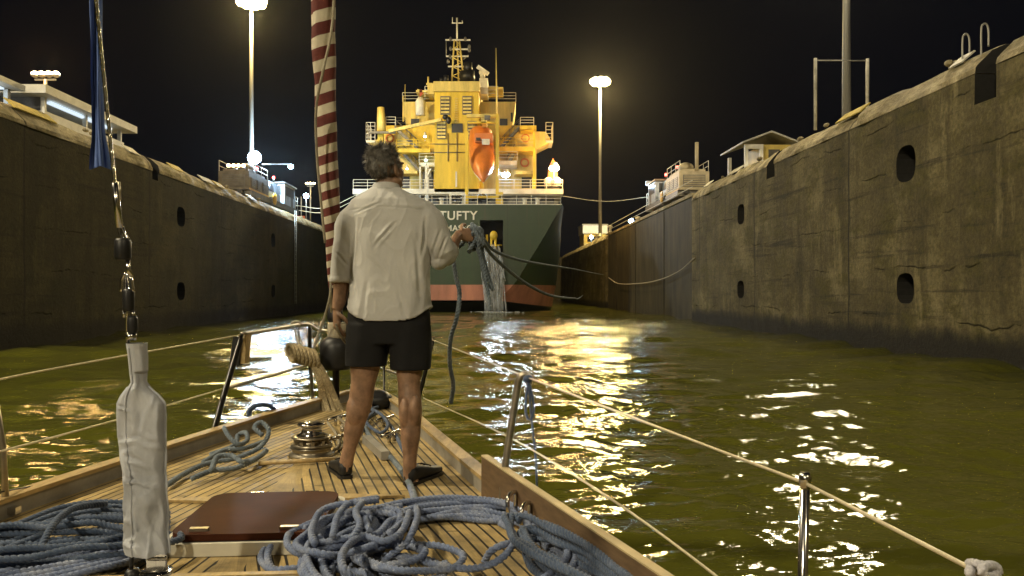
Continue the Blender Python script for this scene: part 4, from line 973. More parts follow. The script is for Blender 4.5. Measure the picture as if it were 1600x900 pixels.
# pulpit, stanchions and lifelines
def tubepart(nm, pts, r, mat, step=.06, n=10): return MB().tube(catmull(pts, step), r, n).build(nm, mat, yacht)
tubepart('pulpit_leg', [P(325,700,5.15), P(332,680,5.12), P(352,610,5.4), P(378,524,5.75)], .021, M['darktube'])
tubepart('pulpit_leg', [P(489,632,7.1), P(487,600,7.15), P(484,560,7.2), P(484,510,7.2)], .016, M['darktube'])
tubepart('pulpit_leg', [P(602,640,6.9), P(600,590,7.2), P(600,514,7.5)], .012, M['darktube'])
tubepart('pulpit_leg', [P(646,652,6.05), P(660,600,6.05), P(676,533,6.0)], .016, M['darktube'])
tubepart('pulpit_rail', [P(378,522,5.75), P(430,514,6.4), P(470,507,7.05), P(484,508,7.2), P(500,516,7.7), P(540,520,8.3), P(580,518,8.2), P(600,514,7.5), P(640,522,6.7), P(676,531,6.0)], .018, M['steel_dull'])
tubepart('pulpit_rail', [P(351,607,5.45), P(420,588,6.3), P(484,570,7.2), P(530,566,8.2), P(575,568,8.2), P(600,577,7.4), P(662,598,6.05)], .014, M['steel_dull'])
tubepart('lifeline', [P(-60,606,3.1), P(90,575,3.8), P(378,523,5.75)], .0055, M['wire'])
tubepart('lifeline', [P(-60,722,3.1), P(190,654,4.3), P(351,607,5.45)], .005, M['wire'])
tubepart('lifeline', [P(-30,778,3.2), P(20,765,3.45), P(190,735,4.35), P(322,700,5.1)], .004, M['darktube'])
def wirepart(nm, pts, r, mat): return MB().tube(pts, r, 8).build(nm, mat, yacht)
wirepart('lifeline', [P(676,531,6.0), P(822,589,3.5), Vector((.58,1.52,1.82)), Vector((.628,1.06,1.82)), Vector((.70,.2,1.82))], .0036, M['wire'])
tubepart('lifeline', [P(662,622,6.0), P(828,701,3.5), Vector((.57,1.52,1.5)), Vector((.73,-.5,1.5))], .0036, M['wire'])
s1 = MB().tube(catmull([P(783,800,3.45), P(790,725,3.47), P(806,620,3.5), P(811,594,3.5), P(818,585,3.5), P(825,588,3.5), P(826,600,3.5)], .02), .0165, 12).build('stanchion', M['steel_dull'], yacht)
s2 = MB().tube([Vector((.565,1.52,1.2)), Vector((.58,1.52,1.83))], .0098, 14).build('stanchion', M['steel'], yacht); MB().lathe([(.011,-.02),(.0125,.0),(.009,.012)], (.58,1.52,1.83), None, 12).build('stanchion_cap', M['steel'], s2)
s3 = MB().tube([P(10,806,3.40), P(4,700,3.40), P(-14,588,3.38)], .015, 12).build('stanchion', M['steel_dull'], yacht); MB().cbox(P(20,797,3.40), (.05,.04,.03)).build('stanchion_clamp', M['steel'], s3)
m = MB(); m.cbox(P(372,548,5.82), (.07,.1,.22), Euler((0,R(8),0))); m.build('rail_pad', M['black'], yacht); m = MB(); m.cbox(P(384,545,5.84), (.035,.1,.22), Euler((0,R(4),0))); m.build('rail_pad', M['teak_trim'], yacht)
for px, py in ((952,868-50),(930,835-35)):
    c = G(px-125, py-5, 1.29)
    MB().tube(catmull([c+Vector((-.03,-.06,0)), c+Vector((-.03,-.05,.06)), c+Vector((.0,.02,.065)), c+Vector((.0,.03,0))], .02), .009, 8).build('fairlead', M['steel'], yacht)
# furler
fu = MB().lathe([(.03,-.5),(.03,-.16),(.12,-.15),(.14,-.12),(.14,.05),(.12,.1),(.07,.14)], P(525,550,6.7), None, 20).build('furler', M['black'], yacht)
MB().lathe([(.085,.12),(.09,.14),(.09,.24),(.075,.26)], P(528,550,6.7), None, 18).build('furler_band', M['rope_cream'], fu); MB().lathe([(.06,.262),(.075,.3),(.05,.42)], P(524,550,6.7), None, 16).build('furler_top', M['black'], fu)
tubepart('forestay', [P(527,600,6.75), P(516,440,6.6), P(505,60,6.2), P(495,-300,5.9), P(470,-1500,5.0)], .012, M['steel_dull'])
# boathook lying on deck
tag(MB().tube([G(404,724,1.222), G(545,716,1.222)], .013, 10).build('boathook', M['teak_trim']), 'wooden pole lying on deck beside the windlass', 'pole')
# plank lashed upright along the rail
pk = thing('plank', 'brown wooden plank lashed on edge outside the yacht rail', 'plank', (.1, 3, 1.3))
a, b = P(757,717,3.72), P(1040,903,2.15); a.z = b.z = 1.4; b = a+(b-a)*1.6
nrm = (b-a).cross(Vector((0,0,1))).normalized()*.016; dn = Vector((0,0,-.27))
m = MB(); m.hexa([a+dn-nrm, b+dn-nrm, b+dn+nrm, a+dn+nrm, a-nrm, b-nrm, b+nrm, a+nrm]); m.build('board', M['board'], pk)
m = MB(); up = Vector((0,0,.002)); m.hexa([a+up-nrm*1.05, b+up-nrm*1.05, b+up+nrm*1.05, a+up+nrm*1.05]+[p+Vector((0,0,.008)) for p in (a-nrm*1.05, b-nrm*1.05, b+nrm*1.05, a+nrm*1.05)]); m.build('pale_edge', M['board_edge'], pk)

# ================================================================== SAIL, STAY, CLOTH
sail = MB(); rows = []; ph = []; yy = -900
outl = [(-900,478,516),(-300,484,521),(0,486,522),(80,487,523),(130,492,524),(200,495,527),(250,497,527),(300,501,530),(340,504,531),(380,508,529),(410,510,526),(430,512,524),(450,514,521)]
oy = [o[0] for o in outl]; phase = 0
vs = []; N = 20; pys = list(np.arange(-900, 451, 6))
for py in pys:
    xl, xr = interp(py, oy, [o[1] for o in outl]), interp(py, oy, [o[2] for o in outl]); d = 6.2+(py/450)*.35
    phase += 6/(41-21*max(0, min(1, py/440)))
    c = P((xl+xr)/2, py, d); r = (xr-xl)/2/1200*d
    for k in range(N):
        a = 2*math.pi*k/N; w = 1+.07*math.sin(3*a+py*.02)+.04*math.sin(5*a-py*.05)
        vs.append(c+Vector((r*w*math.cos(a), r*w*math.sin(a), 0))); ph.append(phase+.16*math.cos(a)+.12*math.sin(a))
fs = [(i*N+k, i*N+(k+1)%N, (i+1)*N+(k+1)%N, (i+1)*N+k) for i in range(len(pys)-1) for k in range(N)]
so = sail.add(vs, fs, True).build('furled_sail', M['stripes']); tag(so, 'furled headsail in dark red and cream stripes beside the standing man', 'sail')
A_ = so.data.attributes.new('phase', 'FLOAT', 'POINT'); A_.data.foreach_set('value', np.array(ph, np.float32))
m = MB(); m.tube(catmull([P(524,-60,6.05), P(519,40,6.05), P(505,110,6.0), P(494,170,6.1), P(495,240,6.2), P(501,310,6.25), P(508,380,6.3)], .05), .011, 8); q = m.build('furling_cord', M['rope_cream'], so)
st_ = thing('inner_stay', 'inner wire stay with turnbuckle and white canvas cover standing on the foredeck', 'stay', tuple(P(240,890,2.45)))
DS = 2.45
MB().rope([P(60,-900,2.0), P(150,0,2.35), P(186,350,2.42)], .0062, .05, 10).build('wire', M['steel'], st_)
MB().tube([P(180,286,2.41), P(183,320,2.415), P(187,356,2.42)], .0105, 12).build('swage', M['steel'], st_)
MB().tube([P(186,284,2.40), P(188,312,2.4)], .004, 8).build('pin', M['steel_dull'], st_)
tb = MB(); tb.tube(catmull([P(185,352,DS), P(187,362,DS), P(192,376,DS)], .01), .006, 8); tb.tube(catmull([P(190,350,DS), P(193,362,DS), P(201,376,DS)], .01), .006, 8)
tb.tube([P(199,405,DS), P(200,420,DS), P(206,432,DS)], .007, 8); tb.tube(catmull([P(190,456,DS), P(191,436,DS), P(197,428,DS), P(204,436,DS), P(208,456,DS)], .008), .0065, 8); tb.tube([P(198,430,DS), P(200,540,DS)], .006, 8); tb.tube([P(193,486,DS), P(195,496,DS)], .006, 8); tb.tube([P(208,486,DS), P(209,496,DS)], .006, 8)
tb.lathe([(.016,-.012),(.017,.012)], P(205,526,DS), None, 12); tbo = tb.build('turnbuckle', M['steel'], st_)
for y0, y1, x0, w in ((373,406,192,.025),(452,486,201,.0175),(494,521,207,.016)):
    m = MB(); m.lathe([(w*.9,0),(w,.008),(w*1.03,(y1-y0)/1200*DS*.5),(w,(y1-y0)/1200*DS-.008),(w*.85,(y1-y0)/1200*DS)], P(x0,y1,DS), None, 18); m.build('tape_wrap', M['black'], tbo)
cov = [(536,199,229),(545,200,228),(560,202,229),(580,204,229),(597,205,229),(606,200,234),(616,192,245),(630,186,255),(650,185,257),(680,187,256),(710,191,256),(740,194,257),(770,197,258),(800,197,260),(830,196,261),(852,196,262),(862,197,262)]
rings = []; NR = 84
for py, xl, xr in cov:
    c = P((xl+xr)/2, py, DS); rx = (xr-xl)/2/1200*DS; ry = min(rx, .036)
    ring = []
    for k in range(NR):
        a = 2*math.pi*k/NR; cx, sx = math.cos(a), math.sin(a)
        p = c+Vector((rx*math.copysign(abs(cx)**.75, cx), ry*math.copysign(abs(sx)**.75, sx), 0))
        ring.append(p)
    rings.append(ring)
dense = []
for i in range(len(rings)-1):
    for k in range(8): dense.append([rings[i][j].lerp(rings[i+1][j], k/8) for j in range(NR)])
dense.append(rings[-1])
rc = random.Random(21); creases = []
for k in range(26):
    c = P(rc.uniform(188,260), rc.uniform(620,850), DS); a_ = rc.choice((rc.gauss(.35,.35), rc.gauss(-.4,.35), rc.gauss(1.35,.3))); creases.append((c, math.cos(a_), math.sin(a_), rc.uniform(.025,.07), rc.uniform(.003,.0065), rc.uniform(.004,.009)))
for i, ring in enumerate(dense):
    for j, p in enumerate(ring):
        cz = 0
        for c, ca, sa, ln, wd_, hh in creases:
            dx, dz = p.x-c.x, p.z-c.z; u_, v_ = dx*ca+dz*sa, -dx*sa+dz*ca
            if abs(u_) < ln*2 and abs(v_) < wd_*4: cz += hh*math.exp(-(u_/ln)**2)*(math.exp(-(v_/wd_)**2)-.7*math.exp(-((v_-wd_*1.8)/wd_)**2))
        if p.y < DS: p.y -= cz
        q = noise.noise(p*8)*.022+noise.noise(Vector((p.x*22, p.y*22, p.z*9)))*.014+max(0, .3-abs(noise.noise(Vector((p.x*13+p.z*6, p.y*5, p.z*8)))))*.03
        seam = math.exp(-((p.x-P(217,600,DS).x-.03*(1.9-p.z)*.6)/.006)**2)*.006 if p.y < DS-.02 else 0
        if i > 24: p += Vector((0, -q-seam, 0))+Vector((q*.55, 0, 0))+Vector((.006*noise.noise(Vector((0,0,p.z*17)))*(1 if p.x > P(222,600,DS).x else -1), 0, .006*noise.noise(Vector((p.x*30,0,5)))))
        else: p += Vector((0, -q*.3-seam*.5, 0))
MB().loft(dense, False, True).build('canvas_cover', M['canvas'], st_, fix=True)
zj = int(NR*.70)
MB().tube([ring[zj]+Vector((0,-.002,0)) for ring in dense[6:]], .0032, 6).build('zipper', M['canvas'], st_)
for jj in (0, NR//2):
    fl_ = []
    for i, ring in enumerate(dense):
        if i < 38: continue
        p = ring[jj]; o = .007 if jj == 0 else -.007
        fl_.append([p+Vector((-o*.4,-.002,0)), p+Vector((o,-.002,0)), p+Vector((o,.002,0)), p+Vector((-o*.4,.002,0))])
    MB().loft(fl_, True, True).build('seam_flange', M['canvas'], st_)
m = MB()
for dx in (-6, 9): m.beam(P(242+dx,850,DS), P(244+dx,893,DS), .012, .03)
m.tube([P(232,872,DS), P(260,872,DS)], .009, 10); m.lathe([(.05,0),(.05,.012)], P(244,897,DS), None, 16); m.build('chainplate', M['steel'], st_)
m = MB(); m.tube([P(206,862,DS), P(205,893,DS)], .007, 8); m.lathe([(.02,0),(.026,.01),(.018,.028)], P(207,903,DS), None, 12); m.build('shackle', M['black'], st_)
m = MB(); g = []
for i in range(44):
    py = -300+i*13; w = 9+3*noise.noise(Vector((i*.23,0,0)))+(0 if py < 200 else (py-200)*.13); cx = interp(py, [-300,0,120,200,258], [143,149,151,153,156]); row = []
    for j in range(15):
        u = j/14*2-1; row.append(P(cx+w*u, py+(6*abs(u) if i == 43 else 0), 2.75+.035*math.sin(4.5*u+i*.12)+.02*math.sin(11*u+i*.07)))
    g.append(row)
m.add([p for r_ in g for p in r_]+[p+Vector((0,.006,0)) for r_ in g for p in r_], [(i*15+j,i*15+j+1,(i+1)*15+j+1,(i+1)*15+j) for i in range(43) for j in range(14)]+[tuple(660+q for q in (i*15+j,(i+1)*15+j,(i+1)*15+j+1,i*15+j+1)) for i in range(43) for j in range(14)], True)
tag(m.build('blue_cloth', M['blue_cloth'], None, False), 'narrow blue cloth hanging in folds beside the inner wire stay', 'cloth')

# ================================================================== ROPES
RB = .0132
def inboard(p):                                                        # keep what lies on deck inside the bulwark, and on top of the coachroof
    p = Vector(p)
    if p.z > 1.45 or p.y > 7: return p
    p.x = max(el(p.y)+.06, min(er(p.y)-.06, p.x))
    if p.y < 2.6 and Bt(-.38,p.y).x < p.x < Bt(.42,p.y).x: p.z = max(p.z, DZ+.075)
    return p
def rope_thing(name, label, mat, lines, r=RB, cat='rope', group=None, deck_=False):
    m = MB()
    for l in lines: m.rope([inboard(p) for p in l] if deck_ else l, r)
    return tag(m.build(name, mat), label, cat, group)
def gl(*pts): return [G(*p) if len(p) == 3 else G(p[0], p[1], 1.22) for p in pts]
# big heap on the right of the foredeck
rr = random.Random(11); lines = []
def oval(cx, cy, ax_, ay, a0, a1, z, jit, n=14, tilt=-.25):
    out = []
    for k in range(n+1):
        a = a0+(a1-a0)*k/n; x, y = ax_*math.cos(a), ay*math.sin(a)
        out.append(Vector((cx+x*math.cos(tilt)-y*math.sin(tilt)+rr.gauss(0,jit), cy+x*math.sin(tilt)+y*math.cos(tilt)+rr.gauss(0,jit), z+rr.uniform(-.006,.016))))
    return out
big = []
for k in range(6):      # full turns of the coil, flaked over one another
    t0 = rr.uniform(0, 360)
    big.append(oval(-.20+rr.gauss(0,.02), 2.84+rr.gauss(0,.02), .40+.03*k, .50+.025*k, R(t0), R(t0+720), DZ+.015+.022*(k%4), .010, 30))
for k in range(9):
    t0 = rr.uniform(0,360)
    big.append(oval(-.64+rr.gauss(0,.04), 2.95+rr.gauss(0,.05), .11+.009*k, .19+.012*k, R(t0), R(t0+rr.uniform(400,640)), DZ+.02+.026*(k%4), .014, 18))
for k in range(4):
    t0 = rr.uniform(0,360)
    big.append(oval(-.50+.05*k, 2.72+rr.gauss(0,.03), .13+.02*k, .10+.01*k, R(t0), R(t0+rr.uniform(400,600)), DZ+.03+.03*(k%2), .012, 18))
big.append(gl((640,760,1.225),(648,785,1.25),(652,805,1.31),(645,830,1.33),(632,850,1.3),(612,866,1.26),(598,880,1.24)))
big.append(gl((640,800,1.33),(628,830,1.34),(602,845,1.33),(570,838,1.33),(548,848,1.34),(534,868,1.34),(538,890,1.33),(556,905,1.3)))
big.append(gl((600,868,1.24),(640,872,1.25),(690,884,1.25),(740,888,1.26),(780,875,1.29),(802,850,1.32),(800,830,1.33),(782,817,1.34)))
big.append(gl((757,878,1.25),(766,862,1.3),(782,853,1.32),(800,848,1.32)))
big.append(gl((492,850,1.32),(487,830,1.33),(500,800,1.34),(530,788,1.35),(560,785,1.36),(590,782,1.35)))
big.append(gl((550,842,1.34),(562,820,1.36),(556,800,1.36),(566,785,1.36)))
big.append(gl((520,838,1.33),(528,806,1.35),(548,786,1.36),(590,778,1.35)))
rope_thing('mooring_rope', 'heap of thick blue-grey laid rope on deck in front of the standing man', M['rope_blue'], big, RB, 'rope', 'heaps of mooring rope on deck', True)
big2 = []
for k in range(5):
    t0 = rr.uniform(0,360)
    big2.append(oval(.20+rr.gauss(0,.02), 2.50+rr.gauss(0,.03), .05+.010*k, .30+.03*k, R(t0), R(t0+700), DZ+.02+.03*(k%5), .012, 26, .42))
rope_thing('mooring_rope', 'dark blue rope heap pressed against the rail below the brown plank', M['rope_dark'], big2, RB, 'rope', 'heaps of mooring rope on deck', True)
left = []
for k in range(8):
    left.append(oval(-1.78+rr.gauss(0,.03), 2.78+rr.gauss(0,.03), .36+.02*k, .11+.014*k, R(rr.uniform(0,40)), R(rr.uniform(330,380)), DZ+.02+.03*(k%4), .010, 18, .18))
for k in range(5): left.append(gl((-60,850+9*k,1.25),(20,822+8*k,1.26),(90,795+8*k,1.28),(150,785+7*k,1.28),(215,786+7*k,1.26)))
left.append(gl((55,885,1.23),(62,862,1.3),(78,828,1.34),(96,806,1.35),(122,792,1.34),(165,787,1.3)))
rope_thing('mooring_rope', 'dark blue rope heap behind the white canvas cover', M['rope_dark'], left, RB, 'rope', 'heaps of mooring rope on deck', True)
fl = []
for k in range(6): fl.append(gl((-120,925+8*k,1.24),(0,888+7*k,1.26),(80,872+7*k,1.27),(150,862+6*k,1.27),(215,842+6*k,1.26),(262,800+8*k,1.24)))
rope_thing('mooring_rope', 'bundle of blue rope strands lying beneath the canvas cover', M['rope_blue'], fl, RB, 'rope', 'heaps of mooring rope on deck', True)
gp = [gl((262,757,1.225),(292,738,1.225),(325,724,1.23),(368,716,1.24),(398,704,1.26),(414,690,1.3),(420,672,1.36),(408,660,1.4),(398,668,1.38),(410,680,1.34)),
      gl((318,722,1.225),(350,704,1.23),(384,700,1.23),(412,690,1.23)),
      gl((350,668,1.34),(358,682,1.3),(372,694,1.26),(386,688,1.26),(384,676,1.28),(372,680,1.25),(366,696,1.23),(330,710,1.23)),
      gl((300,748,1.23),(330,736,1.24),(372,730,1.24),(404,714,1.25),(416,704,1.24)),
      gl((330,735,1.25),(340,714,1.28),(362,712,1.28),(380,722,1.26),(400,716,1.23))]
rope_thing('dock_line', 'grey-green line tangled on deck against the bulwark near the pulpit leg', M['rope_grey'], gp, .015)
for px, rr_ in (): pass
rope_thing('rope_coil', 'dark coil of rope hung over the bulwark beyond the tangled line', M['rope_dark'], [[P(410+22*math.cos(a)*(1-.03*k), 646+14*math.sin(a)*(1-.02*k), 5.9+.02*k) for a in np.linspace(0,6.2,14)] for k in range(4)], .017)
rope_thing('deck_line', 'single grey rope running from the bow to the heap between the man\'s shoes', M['rope_grey'], [gl((588,645,1.26),(574,655,1.25),(572,672,1.225),(588,692,1.22),(612,716,1.22),(632,742,1.222),(645,768,1.225),(650,790,1.26))], .016)
# cream hank on the pulpit
hank = []
for k in range(8):
    o = rr.uniform(-9,9); hank.append([P(470+o*.6,552+o*.4,6.55+rr.uniform(-.06,.06)), P(490+o,566+o*.3,6.5+rr.uniform(-.06,.06)), P(504+o,592,6.45), P(514+o*1.6,625,6.5), P(524+o*2,655,6.35), P(518+o*1.4,668,6.2)])
for k in range(7): c = 455+6*k; hank.append([P(c+6*math.cos(a)+3*math.sin(a), 551+k*1.6+13*math.sin(a), 6.5-.09*math.cos(a)) for a in np.linspace(0,6.4,10)])
rope_thing('rope_hank', 'thick cream rope hank hitched to the pulpit beside the windlass', M['bundle'], hank, .017)
rope_thing('lashing', 'thin cream lashing knotted on the pulpit rail above the hank', M['rope_cream'], [[P(468,556,6.5), P(466,535,6.9), P(460,515,7.0), P(455,507,6.95), P(462,502,6.9), P(470,506,6.9), P(466,518,6.9), P(472,540,6.6)]], .011)
rope_thing('furling_line', 'cream line leading down from the foot of the striped sail', M['rope_cream'], [[P(517,432,6.4), P(515,465,6.4), P(504,505,6.5), P(490,545,6.6), P(487,590,6.6), P(490,625,6.7), P(502,650,6.6)]], .011)
# line on the rail stanchion
m = MB(); m.tube(catmull([P(823,590,3.47), P(830,612,3.46), P(834,640,3.46), P(829,656,3.46), P(822,648,3.46), P(822,622,3.46), P(826,598,3.46)], .02), .006, 8)
m.tube(catmull([P(826,598,3.46), P(830,650,3.47), P(837,715,3.5), P(839,762,3.55)], .03), .005, 8); m.ell(P(825,592,3.46), (.022,.022,.018))
tag(m.build('rail_cord', M['rope_dark']), 'looped cord tied to the bent stanchion above the plank', 'cord')
kn = [[P(1524+13*math.cos(a)+6*math.cos(2*a), 888+8*math.sin(a), 1.05+.02*math.sin(2*a)) for a in np.linspace(0,6.3,12)], [P(1547+13*math.cos(a), 892+9*math.sin(a), 1.04+.02*math.cos(a)) for a in np.linspace(.5,6.6,12)], [P(1536+20*math.cos(a), 898+8*math.sin(a), 1.05) for a in np.linspace(0,6.3,12)]]
rope_thing('rope_knot', 'white and blue rope knot tied on the lifeline beside the near stanchion', M['rope_white'], kn, .0062)

bl = [gl((566,652,1.25),(578,640,1.27),(596,648,1.3),(606,664,1.26),(596,676,1.24),(580,668,1.25),(572,656,1.28),(584,644,1.3)), gl((600,652,1.25),(615,672,1.23),(628,700,1.225),(640,722,1.222)),
      gl((556,690,1.22),(566,672,1.24),(560,656,1.26),(572,642,1.28),(590,636,1.27))]
rope_thing('bow_line', 'dark line heaped between the bow cleats ahead of the man', M['rope_dark'], bl, .012)
rope_thing('bow_line', 'cream line ends trailing from the hank down to the windlass', M['rope_cream'], [gl((512,660,1.24),(524,676,1.22),(530,694,1.22),(520,706,1.215)), gl((528,652,1.28),(540,664,1.24),(544,684,1.22),(534,700,1.215))], .010)
# ================================================================== THE MAN
DM = 4.1; K = DM/1200
def m_(px, py, dd=0): return P(px, py, DM+dd) if dd == 0 else Vector(((px-800)*K, DM+dd, EYE+(455-py)*K))
man = thing('person', 'man in a cream shirt, black shorts and black shoes standing on deck, holding a rope', 'person', (m_(600,750).x, DM, DZ))
def ring(c, rx, ry, n=28, e=1.0, rot=None):
    out = []
    for k in range(n):
        a = 2*math.pi*k/n; cx, sx = math.cos(a), math.sin(a)
        v = Vector((rx*math.copysign(abs(cx)**e, cx), ry*math.copysign(abs(sx)**e, sx), 0)); out.append(c+(rot@v if rot else v))
    return out
def limb(mb, pts, rad, n=20, sub=5, flat=1.0):
    cp = catmull([p for p in pts], 1e9); pp = []; rr_ = []
    q = [Vector(p) for p in pts]
    for i in range(len(q)-1):
        for k in range(sub):
            t = k/sub; s = t*t*(3-2*t); pp.append(q[i].lerp(q[i+1], t)); rr_.append(rad[i]+(rad[i+1]-rad[i])*s)
    pp.append(q[-1]); rr_.append(rad[-1])
    pp = [pp[0]]+[(pp[i-1]+pp[i]*2+pp[i+1])/4 for i in range(1, len(pp)-1)]+[pp[-1]]
    mb.tube(pp, rr_, n)
body = MB()
# hidden torso and hips
body.loft([ring(m_(607,y,0), w, d, 24) for y, w, d in ((520,.12,.08),(505,.15,.095),(470,.155,.095),(420,.15,.09),(370,.175,.10),(335,.18,.095),(318,.13,.075),(306,.07,.06))])
limb(body, [m_(605,318,.0), m_(604,300,.01), m_(603,282,.03)], [.068,.056,.056])
# legs
limb(body, [m_(580,520), m_(571,570,.0), m_(567,602,.0), m_(562,632,.01), m_(553,665,.02), m_(544,705,.02), m_(540,722,.02), m_(538,738,.02)], [.092,.080,.064,.064,.053,.036,.037,.038], 22)
limb(body, [m_(640,520), m_(641,570,-.03), m_(641,604,-.05), m_(644,636,-.07), m_(645,668,-.09), m_(645,710,-.12), m_(645,730,-.12), m_(648,746,-.12)], [.092,.072,.058,.062,.053,.036,.036,.038], 22)
for c, r_ in ((m_(555,640,-.02), (.045,.04,.085)), (m_(637,640,-.11), (.032,.04,.085)), (m_(652,638,-.11), (.032,.04,.085))): body.ell(c, r_)
# arms
limb(body, [m_(556,330), m_(541,385,.01), m_(534,425,.02), m_(533,442,.02), m_(530,468,.01), m_(526,484,0)], [.06,.05,.043,.044,.037,.029], 18)
elR = m_(693,398,.04)
limb(body, [m_(664,332), m_(682,372,.0), elR, m_(702,388,.1), m_(708,370,.2), m_(711,362,.24)], [.06,.052,.042,.036,.029,.026], 18)
def hand(mb, wrist, fwd, side, curl, thumb, s=1.0, spread=.0215):
    fwd = Vector(fwd).normalized(); side = Vector(side); side = (side-fwd*side.dot(fwd)).normalized(); nrm = fwd.cross(side)   # palm faces -nrm side below
    w = Vector(wrist); rings = []
    for t, hw, th in ((-.012,.026,.019),(.012,.03,.018),(.045,.039,.0165),(.08,.042,.0145),(.098,.039,.012)):
        c = w+fwd*t*s; rings.append([c+side*hw*s*math.copysign(abs(math.cos(a))**.8, math.cos(a))+nrm*th*s*math.sin(a) for a in np.linspace(0,2*math.pi,17)[:-1]])
    mb.loft(rings)
    tips = []
    for k, (off, ln, r0) in enumerate(((1.5,.92,.0092),(.5,1.05,.0098),(-.5,1.0,.0094),(-1.5,.8,.0082))):
        p = w+fwd*(.094-.004*abs(off))*s+side*off*spread*s; d = fwd.copy(); pts = [p-fwd*.02*s, p]
        for seg, c in zip((.046,.029,.023), curl):
            d = Matrix.Rotation(R(c*(1+.05*k)), 3, side)@d; p = p+d*seg*ln*s; pts.append(p)
        mb.tube(catmull(pts, .006), lambda u, r0=r0: r0*s*(1.08-.28*u), 10); tips.append((pts[-1], d, nrm))
    p = w+fwd*.028*s+side*.03*s; d = (fwd*.55+side*.75-nrm*thumb).normalized(); pts = [w+fwd*.015*s+side*.012*s, p]
    for seg, c in ((.04,0),(.033,-24),(.027,-22)): d = Matrix.Rotation(R(c), 3, nrm)@d; p = p+d*seg*s; pts.append(p)
    mb.tube(catmull(pts, .006), lambda u: (.0135-.004*u)*s, 10)
    return w+fwd*.1*s, fwd, side, nrm
# left hand hangs relaxed, fingers curled round a thin line; right hand grips the rope out ahead
h1 = hand(body, m_(526,484,0), (.03,-.05,-1), (.55,-.83,0), (28,45,35), .5, .98)
h2 = hand(body, m_(711,362,.24), (.80,.62,.05), (-.1,.2,1), (40,70,45), .55, 1.0)
# head, turned to the right and tilted back
HR = Euler((R(12), 0, R(-36))).to_matrix(); HC = m_(603,262,.03)
def h_(x, y, z): return HC+HR@Vector((x, y, z))
body.ell(h_(0,-.012,.028), (.076,.098,.088), HR, 24, 16)
body.ell(h_(0,.025,-.045), (.059,.07,.078), HR, 22, 14)
body.ell(h_(0,.066,-.092), (.03,.027,.022), HR)
for s in (-1, 1):
    body.ell(h_(.034*s,.048,-.03), (.03,.03,.034), HR); body.ell(h_(.05*s,.005,-.075), (.02,.04,.03), HR)
    body.ell(h_(.031*s,.078,.018), (.026,.014,.009), HR)
    er_ = HR@Euler((R(-8), 0, R(18*s))).to_matrix(); body.ell(h_(.078*s,-.012,-.012), (.009,.019,.034), er_); body.ell(h_(.08*s,-.006,-.036), (.008,.012,.013), er_)
body.tube([h_(0,.084,.012), h_(0,.1,-.012), h_(0,.112,-.03)], lambda u: .009+.007*u, 10); body.ell(h_(0,.1,-.034), (.02,.014,.01), HR)
body.ell(h_(0,.088,-.062), (.024,.01,.006), HR); body.ell(h_(0,.087,-.072), (.021,.01,.006), HR)
bo = body.build('body', M['skin'], man); remesh(bo, .0042, 3, .5)
for s in (-1, 1): e = MB().ell(h_(.031*s,.076,.004), (.012,.011,.0095), HR).build('eye', plain('eye_white', (.6,.58,.54), .2), man)
# hair
hb = MB(); rh = random.Random(4); hc = Vector((0,-.016,.034))
for i in range(9500):
    th = rh.uniform(0, 6.283); ph_ = math.asin(rh.uniform(-.85, 1)); n_ = Vector((math.cos(ph_)*math.cos(th), math.cos(ph_)*math.sin(th), math.sin(ph_)))
    p = Vector((n_.x*.079, n_.y*.1, n_.z*.09))+hc
    if p.y > .05 and p.z < .075: continue
    if p.y > .012 and p.z < .0: continue
    if p.z < -.01 and p.y > -.02: continue
    top = max(0, n_.z); ln = (.018+.022*top+.006*max(0,-n_.y))*rh.uniform(.6,1.35)
    wv = Vector((noise.noise(p*30), noise.noise(p*30+Vector((9,0,0))), noise.noise(p*30+Vector((0,9,0)))))
    d = (n_*(.35+.2*top)+Vector((rh.gauss(0,.25), rh.gauss(-.15,.25), -.5+.5*top+rh.gauss(0,.2)))+wv*1.3).normalized()
    sd = d.cross(n_); sd = sd.normalized() if sd.length > 1e-4 else Vector((1,0,0)); w = rh.uniform(.0009,.0018); pts = []; q = p-n_*.004
    for k in range(4): pts.append(q.copy()); d = (d+Vector((0,0,-.22))+wv*.5*rh.uniform(.2,1)).normalized(); q = q+d*ln/3
    v = []
    for k, q in enumerate(pts): ww = w*(1-.28*k); v += [HC+HR@(q-sd*ww), HC+HR@(q+sd*ww)]
    hb.add(v, [(2*k,2*k+1,2*k+3,2*k+2) for k in range(3)], True)
cap = []
hb.ell(HC+HR@Vector((0,-.024,.040)), (.072,.087,.08), HR, 20, 14)
ho = hb.build('hair', M['hair'], man, fix=False)
# shirt
sh_ = MB(); rows = [(292,580,624,.062,.02),(297,574,632,.075,.015),(304,562,648,.085,.01),(313,549,666,.094,0),(324,544,676,.103,0),(345,545,676,.113,0),(375,548,672,.120,0),(410,549,671,.122,0),(440,548,671,.122,0),(465,546,672,.124,0),(482,544,673,.127,0)]
rings = []
for py, xl, xr, dp, dd in rows: rings.append(ring(m_((xl+xr)/2, py, dd), (xr-xl)/2*K, dp, 48, .82))
def hemring(py, xl, xr, dp, lift):
    r_ = ring(m_((xl+xr)/2, py, 0), (xr-xl)/2*K, dp, 48, .82); cx = m_((xl+xr)/2, py).x; w = (xr-xl)/2*K
    for p in r_: p.z += lift*K*abs((p.x-cx)/w)**3.2
    return r_
rings.append(hemring(492,543,674,.128,12)); rings.append(hemring(502,542,675,.130,24))
sh_.loft(rings)
limb(sh_, [m_(566,328), m_(548,350), m_(541,385), m_(535,415,.01), m_(533,441,.01)], [.075,.078,.066,.062,.060], 26)
limb(sh_, [m_(654,328), m_(674,350), m_(684,375), m_(692,396,.01)], [.075,.080,.072,.066], 26)
